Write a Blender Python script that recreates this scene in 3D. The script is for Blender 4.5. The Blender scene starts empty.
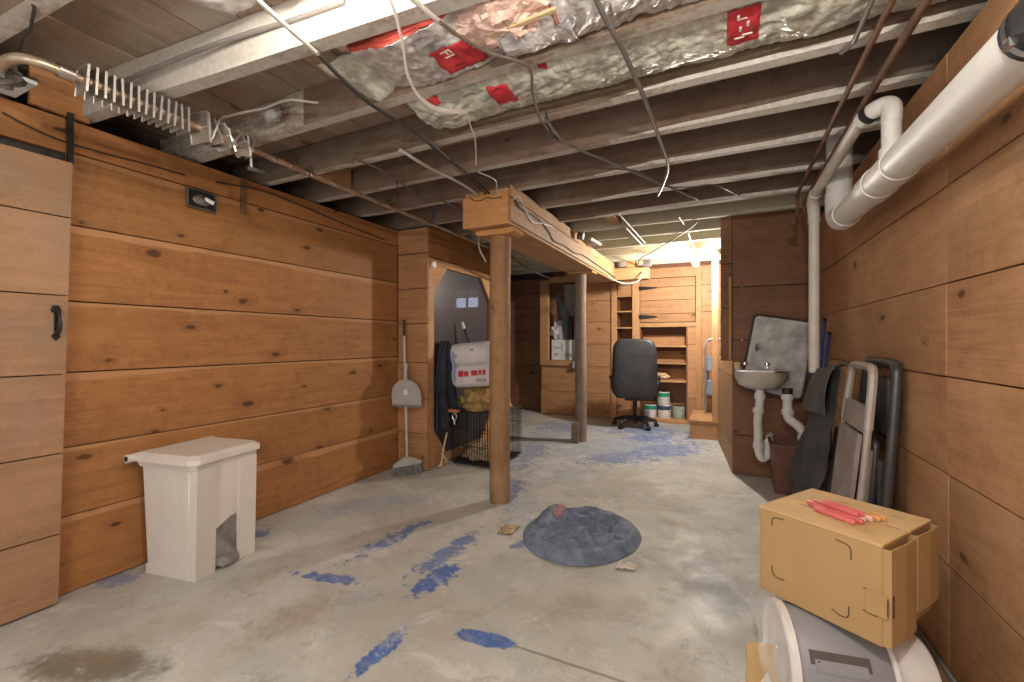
import bpy, bmesh, math, random
from mathutils import Vector, Matrix, noise
random.seed(7)
R = math.radians
PI = math.pi
scene = bpy.context.scene

# ------------------------------------------------------------------ camera, world, exposure
F = 440.0                                    # focal length in pixels of the 1024 x 682 frame
YAW = math.atan(210 / F)
CAMZ = 1.2
cam = bpy.data.objects.new('camera', bpy.data.cameras.new('camera'))
scene.collection.objects.link(cam)
cam.location = (0, 0, CAMZ)
cam.rotation_euler = (R(90), 0, YAW)
cam.data.sensor_width = 36
cam.data.lens = F / 1024 * 36
cam.data.clip_start = 0.02
scene.camera = cam

world = bpy.data.worlds.new('world')
scene.world = world
world.use_nodes = True
world.node_tree.nodes['Background'].inputs[0].default_value = (1.0, 0.97, 0.93, 1)
world.node_tree.nodes['Background'].inputs[1].default_value = 0.85
BULB_POWER = {'stair': 1250.0, 'left': 210.0, 'right': 430.0, 'lamp': 300.0}  # 'lamp' is the added fill lamp behind the viewpoint
scene.view_settings.view_transform = 'Standard'
scene.view_settings.look = 'None'
scene.view_settings.gamma = 1
scene.view_settings.use_curve_mapping = False
scene.view_settings.exposure = 0.3

# ------------------------------------------------------------------ helpers
CO = scene.collection
CS, SN = math.cos(YAW), math.sin(YAW)

def at(px, py, X=None, Y=None, Z=None):
    """the world point on a known plane of the room that a measured picture point belongs to"""
    u, v = (px - 512) / F, (341 - py) / F
    r = (u * CS - SN, u * SN + CS, v)
    d = X / r[0] if X is not None else (Y / r[1] if Y is not None else (Z - CAMZ) / r[2])
    return Vector((r[0] * d, r[1] * d, CAMZ + r[2] * d))

class MB:
    """collects shapes, then links them as ONE mesh object"""
    def __init__(s):
        s.v = []; s.f = []; s.m = []; s.mi = 0
    def add(s, vs, fs, M=None):
        o = len(s.v)
        s.v += [(M @ Vector(p)) if M else Vector(p) for p in vs]
        s.f += [tuple(i + o for i in f) for f in fs]
        s.m += [s.mi] * len(fs)
        return s
    def box(s, a, b, M=None, ch=0.0):
        bm = bmesh.new()
        bmesh.ops.create_cube(bm, size=1)
        for q in bm.verts:
            q.co = Vector([(a[i] + b[i]) / 2 + q.co[i] * (b[i] - a[i]) for i in range(3)])
        if ch > 0:
            bmesh.ops.bevel(bm, geom=list(bm.edges), offset=ch, segments=1, affect='EDGES')
        bm.verts.index_update()
        s.add([q.co.copy() for q in bm.verts], [[q.index for q in f.verts] for f in bm.faces], M)
        bm.free()
        return s
    def rbox(s, c, size, r, seg=3, M=None, puff=0):
        """rounded box about c"""
        bm = bmesh.new()
        bmesh.ops.create_cube(bm, size=1)
        for q in bm.verts:
            q.co = Vector([q.co[i] * size[i] for i in range(3)])
        bmesh.ops.bevel(bm, geom=list(bm.edges), offset=r, segments=seg, affect='EDGES', profile=0.5)
        bm.verts.index_update()
        s.add([q.co + Vector(c) for q in bm.verts], [[q.index for q in f.verts] for f in bm.faces], M)
        bm.free()
        return s
    def tube(s, pts, r, n=8, M=None, cap=True, flat=None):
        pts = [Vector(p) for p in pts]
        rs = r if isinstance(r, (list, tuple)) else [r] * len(pts)
        vs = []; fs = []
        up = None
        for i, p in enumerate(pts):
            t = (pts[min(i + 1, len(pts) - 1)] - pts[max(i - 1, 0)])
            if t.length < 1e-9: t = Vector((0, 0, 1))
            t.normalize()
            if up is None:
                up = Vector((0, 0, 1)) if abs(t.z) < 0.9 else Vector((1, 0, 0))
            a = t.cross(up)
            if a.length < 1e-4: a = t.cross(Vector((0.3, 1, 0.2)))
            a.normalize(); b = a.cross(t); b.normalize(); up = b
            for k in range(n):
                an = 2 * PI * k / n
                ka, kb = (1, 1) if flat is None else flat
                vs.append(p + a * math.cos(an) * rs[i] * ka + b * math.sin(an) * rs[i] * kb)
        for i in range(len(pts) - 1):
            for k in range(n):
                fs.append((i * n + k, i * n + (k + 1) % n, (i + 1) * n + (k + 1) % n, (i + 1) * n + k))
        if cap:
            fs.append(tuple(reversed(range(n))))
            fs.append(tuple((len(pts) - 1) * n + k for k in range(n)))
        return s.add(vs, fs, M)
    def lathe(s, prof, n=24, M=None, sx=1, sy=1, cap=True):
        vs = []; fs = []
        for (r, z) in prof:
            for k in range(n):
                a = 2 * PI * k / n
                vs.append((r * math.cos(a) * sx, r * math.sin(a) * sy, z))
        for i in range(len(prof) - 1):
            for k in range(n):
                fs.append((i * n + k, i * n + (k + 1) % n, (i + 1) * n + (k + 1) % n, (i + 1) * n + k))
        if cap:
            fs.append(tuple(reversed(range(n))))
            fs.append(tuple((len(prof) - 1) * n + k for k in range(n)))
        return s.add(vs, fs, M)
    def prism(s, poly, t0, t1, M=None):
        """2D polygon in local xy, extruded z from t0 to t1"""
        n = len(poly)
        vs = [(x, y, t0) for x, y in poly] + [(x, y, t1) for x, y in poly]
        fs = [tuple(reversed(range(n))), tuple(range(n, 2 * n))]
        for k in range(n):
            fs.append((k, (k + 1) % n, n + (k + 1) % n, n + k))
        return s.add(vs, fs, M)
    def grid(s, fn, nu, nv, M=None, thick=0.0):
        vs = [Vector(fn(i / nu, j / nv)) for i in range(nu + 1) for j in range(nv + 1)]
        w = nv + 1
        fs = [(i * w + j, (i + 1) * w + j, (i + 1) * w + j + 1, i * w + j + 1) for i in range(nu) for j in range(nv)]
        s.add(vs, fs, M)
        return s
    def ball(s, c, rad, n=16, m=10, M=None):
        prof = [(max(1e-4, math.sin(PI * i / m)), -math.cos(PI * i / m)) for i in range(m + 1)]
        rx, ry, rz = rad if isinstance(rad, (tuple, list)) else (rad,) * 3
        MM = Matrix.Translation(c) @ Matrix.Diagonal((rx, ry, rz, 1))
        return s.lathe(prof, n, (M @ MM) if M else MM)
    def build(s, name, mat, parent=None, smooth=False, thick=0.0, world=True, origin=None):
        me = bpy.data.meshes.new(name)
        if parent is not None:
            o3 = Vector((0, 0, 0))
            inv = chain(parent).inverted() if world else Matrix()
            vs = [inv @ p for p in s.v]
            # a part's origin sits in its own middle
            lo = Vector([min(p[i] for p in vs) for i in range(3)]); hi = Vector([max(p[i] for p in vs) for i in range(3)])
            o3 = (lo + hi) / 2
            if origin == 'parent': o3 = Vector((0, 0, 0))
            vs = [p - o3 for p in vs]
        else:
            lo = Vector([min(p[i] for p in s.v) for i in range(3)]); hi = Vector([max(p[i] for p in s.v) for i in range(3)])
            o3 = Vector(((lo.x + hi.x) / 2, (lo.y + hi.y) / 2, lo.z))
            if origin is not None: o3 = Vector(origin)
            vs = [p - o3 for p in s.v]
        me.from_pydata([tuple(p) for p in vs], [], s.f)
        mats = mat if isinstance(mat, (list, tuple)) else [mat]
        for q in mats: me.materials.append(q)
        if len(mats) > 1:
            for i, p in enumerate(me.polygons): p.material_index = s.m[i]
        me.update()
        bm = bmesh.new(); bm.from_mesh(me)
        bmesh.ops.recalc_face_normals(bm, faces=bm.faces)
        bm.to_mesh(me); bm.free()
        if smooth:
            for p in me.polygons: p.use_smooth = True
            try: me.set_sharp_from_angle(angle=R(42))
            except Exception: pass
        o = bpy.data.objects.new(name, me)
        CO.objects.link(o)
        o.location = o3
        if parent is not None: o.parent = parent
        if thick:
            md = o.modifiers.new('thickness', 'SOLIDIFY'); md.thickness = thick; md.offset = 0
        return o

def chain(o):
    m = Matrix.LocRotScale(o.location, o.rotation_euler, o.scale)
    return chain(o.parent) @ m if o.parent else m

def tag(o, label=None, cat=None, group=None, kind=None):
    if label: o['label'] = label
    if cat: o['category'] = cat
    if group: o['group'] = group
    if kind: o['kind'] = kind
    return o

def thing(name, label, cat, loc=(0, 0, 0), rz=0, group=None):
    o = bpy.data.objects.new(name, None); CO.objects.link(o)
    o.empty_display_size = 0.1
    o.location = loc; o.rotation_euler = (0, 0, rz)
    return tag(o, label, cat, group)

def struct(name, label=None, loc=(0, 0, 0), cat=None):
    o = bpy.data.objects.new(name, None); CO.objects.link(o); o.location = loc
    o.empty_display_size = 0.1
    return tag(o, label, cat, None, 'structure')

def rot_to(d):
    """matrix turning +Z to direction d"""
    return Vector((0, 0, 1)).rotation_difference(Vector(d).normalized()).to_matrix().to_4x4()

def smoothpath(pts, n=6):
    """Catmull-Rom through points"""
    pts = [Vector(p) for p in pts]
    if len(pts) < 3: return pts
    P = [pts[0] * 2 - pts[1]] + pts + [pts[-1] * 2 - pts[-2]]
    out = []
    for i in range(1, len(P) - 2):
        for k in range(n):
            t = k / n
            a, b, c, d = P[i - 1], P[i], P[i + 1], P[i + 2]
            out.append(0.5 * ((2 * b) + (c - a) * t + (2 * a - 5 * b + 4 * c - d) * t * t + (3 * b - a - 3 * c + d) * t ** 3))
    out.append(pts[-1])
    return out

def nz(x, y, z=0.0, s=1.0):
    return noise.noise(Vector((x * s, y * s, z * s)))

# ------------------------------------------------------------------ materials
class NT:
    def __init__(s, name):
        s.mat = bpy.data.materials.new(name); s.mat.use_nodes = True
        s.t = s.mat.node_tree; s.bs = s.t.nodes['Principled BSDF']
    def n(s, kind, **kw):
        q = s.t.nodes.new(kind)
        for k, v in kw.items(): setattr(q, k, v)
        return q
    def l(s, a, b): s.t.links.new(a, b)
    def mth(s, op, a, b=None, c=None):
        q = s.n('ShaderNodeMath', operation=op)
        for i, x in enumerate((a, b, c)):
            if x is None: continue
            if isinstance(x, (int, float)): q.inputs[i].default_value = x
            else: s.l(x, q.inputs[i])
        return q.outputs[0]
    def mix(s, f, a, b, mode='MIX'):
        q = s.n('ShaderNodeMix', data_type='RGBA', blend_type=mode)
        for sock, x in ((q.inputs[0], f), (q.inputs[6], a), (q.inputs[7], b)):
            if isinstance(x, (int, float)): sock.default_value = x
            elif isinstance(x, (tuple, list)): sock.default_value = (*x[:3], 1)
            else: s.l(x, sock)
        return q.outputs[2]
    def rng(s, x, a, b, c=0.0, d=1.0, smooth=True):
        q = s.n('ShaderNodeMapRange')
        if smooth: q.interpolation_type = 'SMOOTHSTEP'
        s.l(x, q.inputs[0])
        for i, v in enumerate((a, b, c, d)): q.inputs[i + 1].default_value = v
        return q.outputs[0]
    def noise(s, vec, scale, detail=4, rough=0.55, dist=0.0):
        q = s.n('ShaderNodeTexNoise'); q.inputs['Scale'].default_value = scale
        q.inputs['Detail'].default_value = detail; q.inputs['Roughness'].default_value = rough
        q.inputs['Distortion'].default_value = dist
        if vec is not None: s.l(vec, q.inputs['Vector'])
        return q.outputs[0]
    def obj(s): return s.n('ShaderNodeTexCoord').outputs['Object']
    def mapv(s, vec, loc=(0, 0, 0), rot=(0, 0, 0), sc=(1, 1, 1), typ='POINT'):
        q = s.n('ShaderNodeMapping', vector_type=typ)
        s.l(vec, q.inputs[0])
        q.inputs[1].default_value = loc; q.inputs[2].default_value = rot; q.inputs[3].default_value = sc
        return q.outputs[0]
    def bump(s, h, strength=0.3, dist=0.01):
        q = s.n('ShaderNodeBump'); q.inputs['Strength'].default_value = strength; q.inputs['Distance'].default_value = dist
        s.l(h, q.inputs['Height']); s.l(q.outputs[0], s.bs.inputs['Normal'])
    def col(s, c): 
        if isinstance(c, (tuple, list)): s.bs.inputs['Base Color'].default_value = (*c[:3], 1)
        else: s.l(c, s.bs.inputs['Base Color'])
    def rough(s, r): s.bs.inputs['Roughness'].default_value = r

def plain(name, c, rough=0.5, metal=0.0, var=0.12, vs=8.0, bump=0.0, bs=60.0, spec=None, dirt=None):
    m = NT(name); o = m.obj()
    f = m.noise(o, vs, 4)
    lo = tuple(x * (1 - var) for x in c); hi = tuple(min(1, x * (1 + var)) for x in c)
    base = m.mix(m.rng(f, 0.3, 0.7), lo, hi)
    if dirt:
        base = m.mix(m.rng(m.noise(o, vs * 0.6, 6, 0.65), 0.52, 0.72), base, dirt)
    m.col(base); m.rough(rough); m.bs.inputs['Metallic'].default_value = metal
    if spec is not None: m.bs.inputs['Specular IOR Level'].default_value = spec
    if bump: m.bump(m.noise(o, bs, 5), bump, 0.01)
    return m.mat

def emit(name, c, s):
    m = NT(name); m.bs.inputs['Emission Color'].default_value = (*c, 1); m.bs.inputs['Emission Strength'].default_value = s
    m.col(c); return m.mat

def wood(name, base, dark, along=1, across=2, knots=1.0, rough=0.62, vary=0.25, saw=0.25, pale=None, kscale=1.0, bump=0.25, grey=None, edge=None):
    """planks: stretched grain, knots with rings, each plank its own tone"""
    m = NT(name)
    o = m.obj()
    info = m.n('ShaderNodeObjectInfo')
    rnd = info.outputs['Random']
    off = m.n('ShaderNodeVectorMath', operation='SCALE'); off.inputs[0].default_value = (13.7, 31.1, 57.3)
    m.l(rnd, off.inputs['Scale'])
    ad = m.n('ShaderNodeVectorMath', operation='ADD'); m.l(o, ad.inputs[0]); m.l(off.outputs[0], ad.inputs[1])
    sep = m.n('ShaderNodeSeparateXYZ'); m.l(ad.outputs[0], sep.inputs[0])
    third = ({0, 1, 2} - {along, across}).pop()
    cmb = m.n('ShaderNodeCombineXYZ')
    m.l(sep.outputs[along], cmb.inputs[0]); m.l(sep.outputs[across], cmb.inputs[1]); m.l(sep.outputs[third], cmb.inputs[2])
    v = cmb.outputs[0]
    # knots
    kv = m.mapv(v, sc=(2.2 * kscale, 4.6 * kscale, 0))
    wob = m.noise(m.mapv(v, sc=(6, 10, 4)), 2.0, 4)
    vor = m.n('ShaderNodeTexVoronoi', voronoi_dimensions='2D'); vor.inputs['Scale'].default_value = 1.0
    m.l(kv, vor.inputs['Vector'])
    kd = m.mth('ADD', vor.outputs['Distance'], m.mth('MULTIPLY', m.mth('SUBTRACT', wob, 0.5), 0.2))
    pick = m.n('ShaderNodeSeparateColor'); m.l(vor.outputs['Color'], pick.inputs[0])
    on = m.mth('GREATER_THAN', pick.outputs[0], 1 - 0.40 * knots)
    size = m.mth('MULTIPLY_ADD', m.mth('MULTIPLY', pick.outputs[1], pick.outputs[1]), 0.07, 0.03)
    core = m.mth('MULTIPLY', on, m.mth('SUBTRACT', 1.0, m.rng(m.mth('DIVIDE', kd, size), 0.55, 1.25)))
    halo = m.mth('MULTIPLY', on, m.mth('SUBTRACT', 1.0, m.rng(m.mth('DIVIDE', kd, size), 0.8, 4.2)))
    ring = m.mth('MULTIPLY', halo, m.mth('SINE', m.mth('MULTIPLY', m.mth('DIVIDE', kd, size), 7.0)))
    # grain, bent a little around the knots
    gv = m.mapv(v, sc=(0.7, 9, 9))
    bend = m.n('ShaderNodeVectorMath', operation='ADD')
    bz = m.n('ShaderNodeCombineXYZ'); m.l(m.mth('MULTIPLY', halo, 0.5), bz.inputs[1])
    m.l(gv, bend.inputs[0]); m.l(bz.outputs[0], bend.inputs[1])
    g1 = m.noise(bend.outputs[0], 1.6, 5, 0.6, 1.2)
    g2 = m.noise(m.mapv(v, sc=(4, 90, 90)), 1.0, 3, 0.6)
    sv = m.noise(m.mapv(v, sc=(120, 14, 14)), 1.0, 3)               # saw marks across
    big = m.noise(v, 1.3, 3)
    t = m.rng(g1, 0.25, 0.8)
    c = m.mix(t, tuple(x * 1.08 for x in base), tuple(0.62 * a + 0.38 * b for a, b in zip(base, dark)))
    c = m.mix(m.mth('MULTIPLY', m.rng(g2, 0.40, 0.7), 0.30), c, dark)
    c = m.mix(m.mth('MULTIPLY', m.rng(m.noise(m.mapv(v, sc=(16, 14, 14)), 1.0, 7, 0.75), 0.46, 0.72), 0.42), c, dark)
    c = m.mix(m.mth('MULTIPLY', m.rng(m.noise(m.mapv(v, sc=(2.2, 1, 1)), 16, 7, 0.75), 0.54, 0.74), 0.4), c, tuple(min(1, x * 1.5) for x in base))
    c = m.mix(m.mth('MULTIPLY', m.rng(big, 0.45, 0.75), 0.45), c, pale if pale else tuple(x * 1.15 for x in base))
    c = m.mix(m.mth('MULTIPLY', m.rng(m.noise(v, 3.1, 6, 0.65), 0.48, 0.72), 0.5), c, tuple(0.5 * (a + b) for a, b in zip(base, dark)))
    if edge:
        so = m.n('ShaderNodeSeparateXYZ'); m.l(o, so.inputs[0])
        ev = m.mth('ADD', so.outputs[across], m.mth('MULTIPLY', m.mth('SUBTRACT', m.noise(m.mapv(v, sc=(1.2, 1, 1)), 1.5, 3), 0.5), 0.09))
        c = m.mix(m.mth('MULTIPLY', m.rng(ev, edge, edge + 0.006), 0.75), c, tuple(min(1, a_ * 0.9 + b_) for a_, b_ in zip(base, (0.12, 0.09, 0.06))))
    if grey:
        c = m.mix(m.mth('MULTIPLY', m.rng(m.noise(v, 2.4, 6, 0.65), 0.48, 0.7), 0.6), c, grey)
    c = m.mix(m.mth('MULTIPLY', halo, 0.22), c, dark)
    c = m.mix(m.mth('MULTIPLY', m.mth('MAXIMUM', ring, 0.0), 0.35), c, dark)
    c = m.mix(m.mth('MULTIPLY', core, 0.82), c, tuple(x * 0.35 for x in dark))
    hs = m.n('ShaderNodeHueSaturation'); m.l(c, hs.inputs['Color'])
    m.l(m.mth('MULTIPLY_ADD', rnd, vary, 1 - vary / 2), hs.inputs['Value'])
    m.l(m.mth('MULTIPLY_ADD', rnd, -0.006, 0.503), hs.inputs['Hue'])
    m.col(hs.outputs[0]); m.rough(rough)
    m.bs.inputs['Specular IOR Level'].default_value = 0.3
    hgt = m.mth('ADD', m.mth('MULTIPLY', g2, 0.5), m.mth('MULTIPLY', sv, saw))
    m.bump(m.mth('ADD', hgt, m.mth('MULTIPLY', core, -0.4)), bump, 0.006)
    return m.mat

M = {}
M['pine_left'] = wood('pine_left', (0.365, 0.165, 0.056), (0.14, 0.055, 0.018), 1, 2, 1.15, edge=0.145)
M['pine_right'] = wood('pine_right', (0.45, 0.245, 0.12), (0.20, 0.09, 0.036), 1, 2, 0.75, saw=0.6, pale=(0.64, 0.41, 0.235), kscale=0.85, bump=0.45)
M['pine_door'] = wood('pine_door', (0.35, 0.20, 0.11), (0.17, 0.09, 0.045), 1, 2, 0.7, grey=(0.27, 0.19, 0.135))
M['pine_back'] = wood('pine_back', (0.48, 0.255, 0.125), (0.21, 0.09, 0.038), 0, 2, 0.9)
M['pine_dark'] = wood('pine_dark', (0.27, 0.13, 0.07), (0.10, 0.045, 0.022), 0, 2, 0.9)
M['pine_side'] = wood('pine_side', (0.42, 0.25, 0.13), (0.2, 0.1, 0.045), 1, 2, 0.6)
M['trim_z'] = wood('trim_z', (0.50, 0.285, 0.14), (0.3, 0.13, 0.045), 2, 0, 0.3)
M['trim_x'] = wood('trim_x', (0.50, 0.285, 0.14), (0.3, 0.13, 0.045), 0, 2, 0.3)
M['trim_y'] = wood('trim_y', (0.50, 0.27, 0.11), (0.26, 0.11, 0.04), 1, 2, 0.3)
M['joist'] = wood('joist', (0.205, 0.145, 0.105), (0.08, 0.05, 0.034), 0, 2, 0.35, rough=0.85, saw=1.0, bump=0.6, grey=(0.27, 0.215, 0.175))
M['subfloor'] = wood('subfloor', (0.42, 0.33, 0.255), (0.18, 0.125, 0.085), 1, 0, 0.6, rough=0.8, grey=(0.52, 0.47, 0.42), vary=0.5)
M['beam'] = wood('beam', (0.47, 0.28, 0.14), (0.22, 0.11, 0.05), 1, 2, 0.3, grey=(0.42, 0.34, 0.26))
M['beam_end'] = wood('beam_end', (0.55, 0.29, 0.11), (0.3, 0.13, 0.045), 0, 2, 0.3)

def whitewash(name, amount, c=(0.52, 0.48, 0.43), under=(0.30, 0.225, 0.165)):
    m = NT(name); o = m.obj()
    a = m.noise(m.mapv(o, sc=(2, 9, 9)), 1.6, 7, 0.68)
    b = m.noise(o, 40, 5, 0.7)
    k = m.rng(m.mth('ADD', a, m.mth('MULTIPLY', m.mth('SUBTRACT', b, 0.5), 0.4)), 0.62 - amount, 0.82 - amount)
    m.col(m.mix(k, under, m.mix(m.rng(b, 0.3, 0.7), tuple(x * 0.8 for x in c), c))); m.rough(0.9)
    m.bump(b, 0.5, 0.006)
    return m.mat
M['whitewash'] = whitewash('whitewash', 0.42)
M['whitewash_thin'] = whitewash('whitewash_thin', 0.22)
M['whitewash_lit_bottom'] = whitewash('whitewash_lit_bottom', 0.31)  # whitewashed joist bottoms, made paler to stand for light bounced from below
M['lit_edge_paint'] = whitewash('lit_edge_paint', 0.36, (0.74, 0.70, 0.64), (0.40, 0.32, 0.25))  # pale colour for the lamplight painted onto the joist edges
M['cream'] = whitewash('cream_paint', 0.45, (0.52, 0.48, 0.36), (0.33, 0.27, 0.18))

# concrete with worn blue paint
def floor_mat():
    m = NT('worn_painted_concrete'); o = m.obj()
    big = m.noise(o, 0.9, 5, 0.6); mid = m.noise(o, 4.0, 7, 0.68); fine = m.noise(o, 45, 4, 0.7)
    c = m.mix(m.rng(big, 0.32, 0.68), (0.40, 0.385, 0.345), (0.57, 0.565, 0.53))
    c = m.mix(m.mth('MULTIPLY', m.rng(mid, 0.45, 0.72), 0.55), c, (0.39, 0.355, 0.295))
    c = m.mix(m.mth('MULTIPLY', m.rng(m.noise(o, 2.3, 6, 0.65), 0.55, 0.7), 0.4), c, (0.58, 0.575, 0.55))
    c = m.mix(m.mth('MULTIPLY', m.rng(m.noise(o, 1.7, 6, 0.6, 0.4), 0.53, 0.66), 0.5), c, (0.36, 0.40, 0.41))
    brk = m.noise(o, 9, 8, 0.75); brk2 = m.noise(m.mapv(o, sc=(1, 1, 1), loc=(7, 3, 0)), 26, 6, 0.7)
    def patch(acc, x, y, rx, ry, rot, s, rag=3.2, soft=0.05):
        v = m.mapv(o, (x, y, 0), (0, 0, R(rot)), (rx, ry, 1), 'TEXTURE')
        sp = m.n('ShaderNodeSeparateXYZ'); m.l(v, sp.inputs[0])
        fl = m.n('ShaderNodeCombineXYZ'); m.l(sp.outputs[0], fl.inputs[0]); m.l(sp.outputs[1], fl.inputs[1])
        ln = m.n('ShaderNodeVectorMath', operation='LENGTH'); m.l(fl.outputs[0], ln.inputs[0])
        q = m.mth('ADD', ln.outputs['Value'], m.mth('MULTIPLY', m.mth('SUBTRACT', brk, 0.5), rag))
        q = m.mth('ADD', q, m.mth('MULTIPLY', m.mth('SUBTRACT', brk2, 0.5), rag * 0.8))
        r = m.mth('MULTIPLY', m.mth('SUBTRACT', 1.0, m.rng(q, 0.75 - soft, 0.95 + soft)), s)
        return r if acc is None else m.mth('MAXIMUM', acc, r)
    def seg(acc, p, q, w, s, rag=3.2, soft=0.05):
        a, b = at(*p, Z=0), at(*q, Z=0); c2 = (a + b) / 2; d = b - a
        return patch(acc, c2.x, c2.y, d.length / 2 * 1.12, w, math.degrees(math.atan2(d.y, d.x)), s, rag, soft)
    acc = None
    for p, q, w, s in [((345, 562), (425, 522), 0.065, 0.8), ((293, 572), (362, 583), 0.04, 0.85), ((415, 575), (478, 532), 0.07, 0.75),
                       ((411, 594), (455, 566), 0.075, 0.95), 
                       ((240, 540), (272, 530), 0.07, 0.7), ((90, 585), (140, 575), 0.08, 0.5)]:
        acc = seg(acc, p, q, w, s)
    acc = seg(acc, (349, 680), (408, 627), 0.045, 1.0, 1.3, 0.0); acc = seg(acc, (455, 632), (519, 646), 0.05, 1.0, 0.8, 0.0)
    for p, q, w, s_, rg in [((585, 463), (660, 452), 0.22, 0.55, 4.0), ((640, 455), (695, 445), 0.25, 0.6, 4.0), ((630, 440), (690, 436), 0.30, 0.7, 3.6), ((600, 430), (680, 431), 0.35, 0.55, 4.0), ((515, 470), (540, 440), 0.16, 0.5, 4.0), ((505, 505), (520, 480), 0.08, 0.5, 4.0), ((540, 430), (580, 424), 0.4, 0.45, 4.2), ((510, 548), (530, 540), 0.04, 0.7, 2.0)]:
        acc = seg(acc, p, q, w, s_, rg, 0.1)
    wash = None
    for p, q, w, s in [((318, 510), (420, 498), 0.16, 0.55), ((560, 455), (700, 440), 0.75, 0.75), ((600, 425), (690, 430), 0.4, 0.8), ((520, 440), (600, 425), 0.5, 0.5),
                       ((505, 475), (520, 520), 0.2, 0.5), ((700, 560), (745, 620), 0.16, 0.4), ((340, 610), (380, 590), 0.09, 0.35), ((520, 480), (600, 470), 0.25, 0.4)]:
        wash = seg(wash, p, q, w, s, 3.4, 0.35)
    c = m.mix(m.mth('MULTIPLY', wash, 0.85), c, m.mix(m.rng(brk2, 0.4, 0.6), (0.19, 0.27, 0.42), (0.33, 0.40, 0.50)))
    c = m.mix(acc, c, m.mix(m.rng(brk2, 0.4, 0.65), (0.055, 0.12, 0.36), (0.12, 0.20, 0.44)))
    # damp stain by the plank door, brown stains in the middle
    stain = None
    stain = patch(stain, -2.1, 0.80, 0.30, 0.10, 20, 0.85, 1.4, 0.25)
    c = m.mix(stain, c, (0.13, 0.11, 0.075))
    br = seg(None, (250, 640), (330, 600), 0.10, 0.5, 2.6, 0.5)
    br = seg(br, (555, 610), (600, 600), 0.10, 0.4, 2.6, 0.5)
    br = seg(br, (60, 660), (130, 655), 0.12, 0.35, 2.6, 0.5)
    c = m.mix(br, c, (0.28, 0.21, 0.13))
    # slab joint
    a, b = at(519, 647, Z=0), at(629, 684, Z=0)
    d = (b - a).normalized(); nrm = Vector((-d.y, d.x, 0))
    dot = m.n('ShaderNodeVectorMath', operation='DOT_PRODUCT'); m.l(o, dot.inputs[0]); dot.inputs[1].default_value = nrm
    k = m.mth('ABSOLUTE', m.mth('SUBTRACT', m.mth('ADD', dot.outputs['Value'], m.mth('MULTIPLY', m.mth('SUBTRACT', mid, 0.5), 0.02)), nrm.dot(a)))
    sp = m.n('ShaderNodeSeparateXYZ'); m.l(o, sp.inputs[0])
    lim = m.mth('GREATER_THAN', sp.outputs[0], a.x - 0.02)
    c = m.mix(m.mth('MULTIPLY', lim, m.mth('MULTIPLY', 0.75, m.mth('SUBTRACT', 1.0, m.rng(k, 0.003, 0.010)))), c, (0.17, 0.15, 0.12))
    c = m.mix(m.mth('MULTIPLY', m.rng(fine, 0.52, 0.75), 0.35), c, (0.24, 0.21, 0.17))
    c = m.mix(m.mth('MULTIPLY', m.rng(m.noise(m.mapv(o, loc=(3, 8, 0)), 7, 9, 0.78, 0.6), 0.52, 0.66), 0.55), c, (0.29, 0.26, 0.215))
    c = m.mix(m.mth('MULTIPLY', m.rng(m.noise(m.mapv(o, loc=(9, 2, 0)), 3.3, 9, 0.75, 0.8), 0.54, 0.64), 0.5), c, (0.66, 0.655, 0.63))
    c = m.mix(m.mth('MULTIPLY', m.rng(m.noise(m.mapv(o, loc=(1, 5, 0)), 60, 6, 0.8), 0.6, 0.72), 0.6), c, (0.2, 0.18, 0.15))
    m.col(c)
    m.l(m.rng(mid, 0.3, 0.7, 0.42, 0.72), m.bs.inputs['Roughness'])
    m.bs.inputs['Specular IOR Level'].default_value = 0.35
    m.bump(m.mth('ADD', m.mth('MULTIPLY', fine, 0.4), mid), 0.25, 0.01)
    return m.mat
M['floor'] = floor_mat()

M['stone'] = plain('dark_foundation_stone', (0.06, 0.055, 0.05), 0.95, bump=0.6, bs=12, var=0.4)
M['log'] = wood('peeled_log', (0.33, 0.18, 0.09), (0.13, 0.055, 0.025), 2, 0, 0.6, rough=0.7, grey=(0.42, 0.28, 0.17), bump=1.0)
M['log_grey'] = wood('weathered_log', (0.27, 0.20, 0.155), (0.12, 0.08, 0.055), 2, 0, 0.4, rough=0.8, grey=(0.36, 0.33, 0.32), bump=0.6)
M['pvc'] = plain('white_plastic_pipe', (0.70, 0.69, 0.67), 0.5, var=0.04, dirt=(0.62, 0.58, 0.52))
M['pvc_old'] = plain('yellowed_plastic_pipe', (0.64, 0.60, 0.53), 0.5, var=0.07)
M['rubber'] = plain('black_rubber', (0.02, 0.02, 0.022), 0.6)
M['steel'] = plain('clamp_steel', (0.62, 0.62, 0.62), 0.28, 1.0)
M['copper'] = plain('dull_copper', (0.43, 0.29, 0.20), 0.45, 0.6, var=0.3, dirt=(0.34, 0.28, 0.22))
M['brass'] = plain('tarnished_brass', (0.40, 0.33, 0.24), 0.4, 0.7, var=0.3)
M['rust'] = plain('rusty_pipe', (0.19, 0.095, 0.055), 0.75, 0.2, var=0.35)
M['fin'] = plain('aluminium_fin', (0.60, 0.58, 0.54), 0.42, 0.7, var=0.15)
M['finplate'] = plain('dusty_fin_plate', (0.30, 0.26, 0.22), 0.5, 0.5, var=0.3)
M['can'] = plain('offwhite_plastic', (0.68, 0.63, 0.58), 0.45, var=0.03, dirt=(0.64, 0.585, 0.535))
M['grime'] = plain('scuffed_grey_plastic', (0.22, 0.205, 0.19), 0.6, var=0.4)
M['black'] = plain('black_plastic', (0.018, 0.018, 0.02), 0.45)
M['blackmetal'] = plain('black_painted_metal', (0.02, 0.019, 0.018), 0.4, 0.3)
M['leather'] = plain('black_leather', (0.028, 0.029, 0.032), 0.38, var=0.3, bump=0.25, bs=120)
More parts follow.
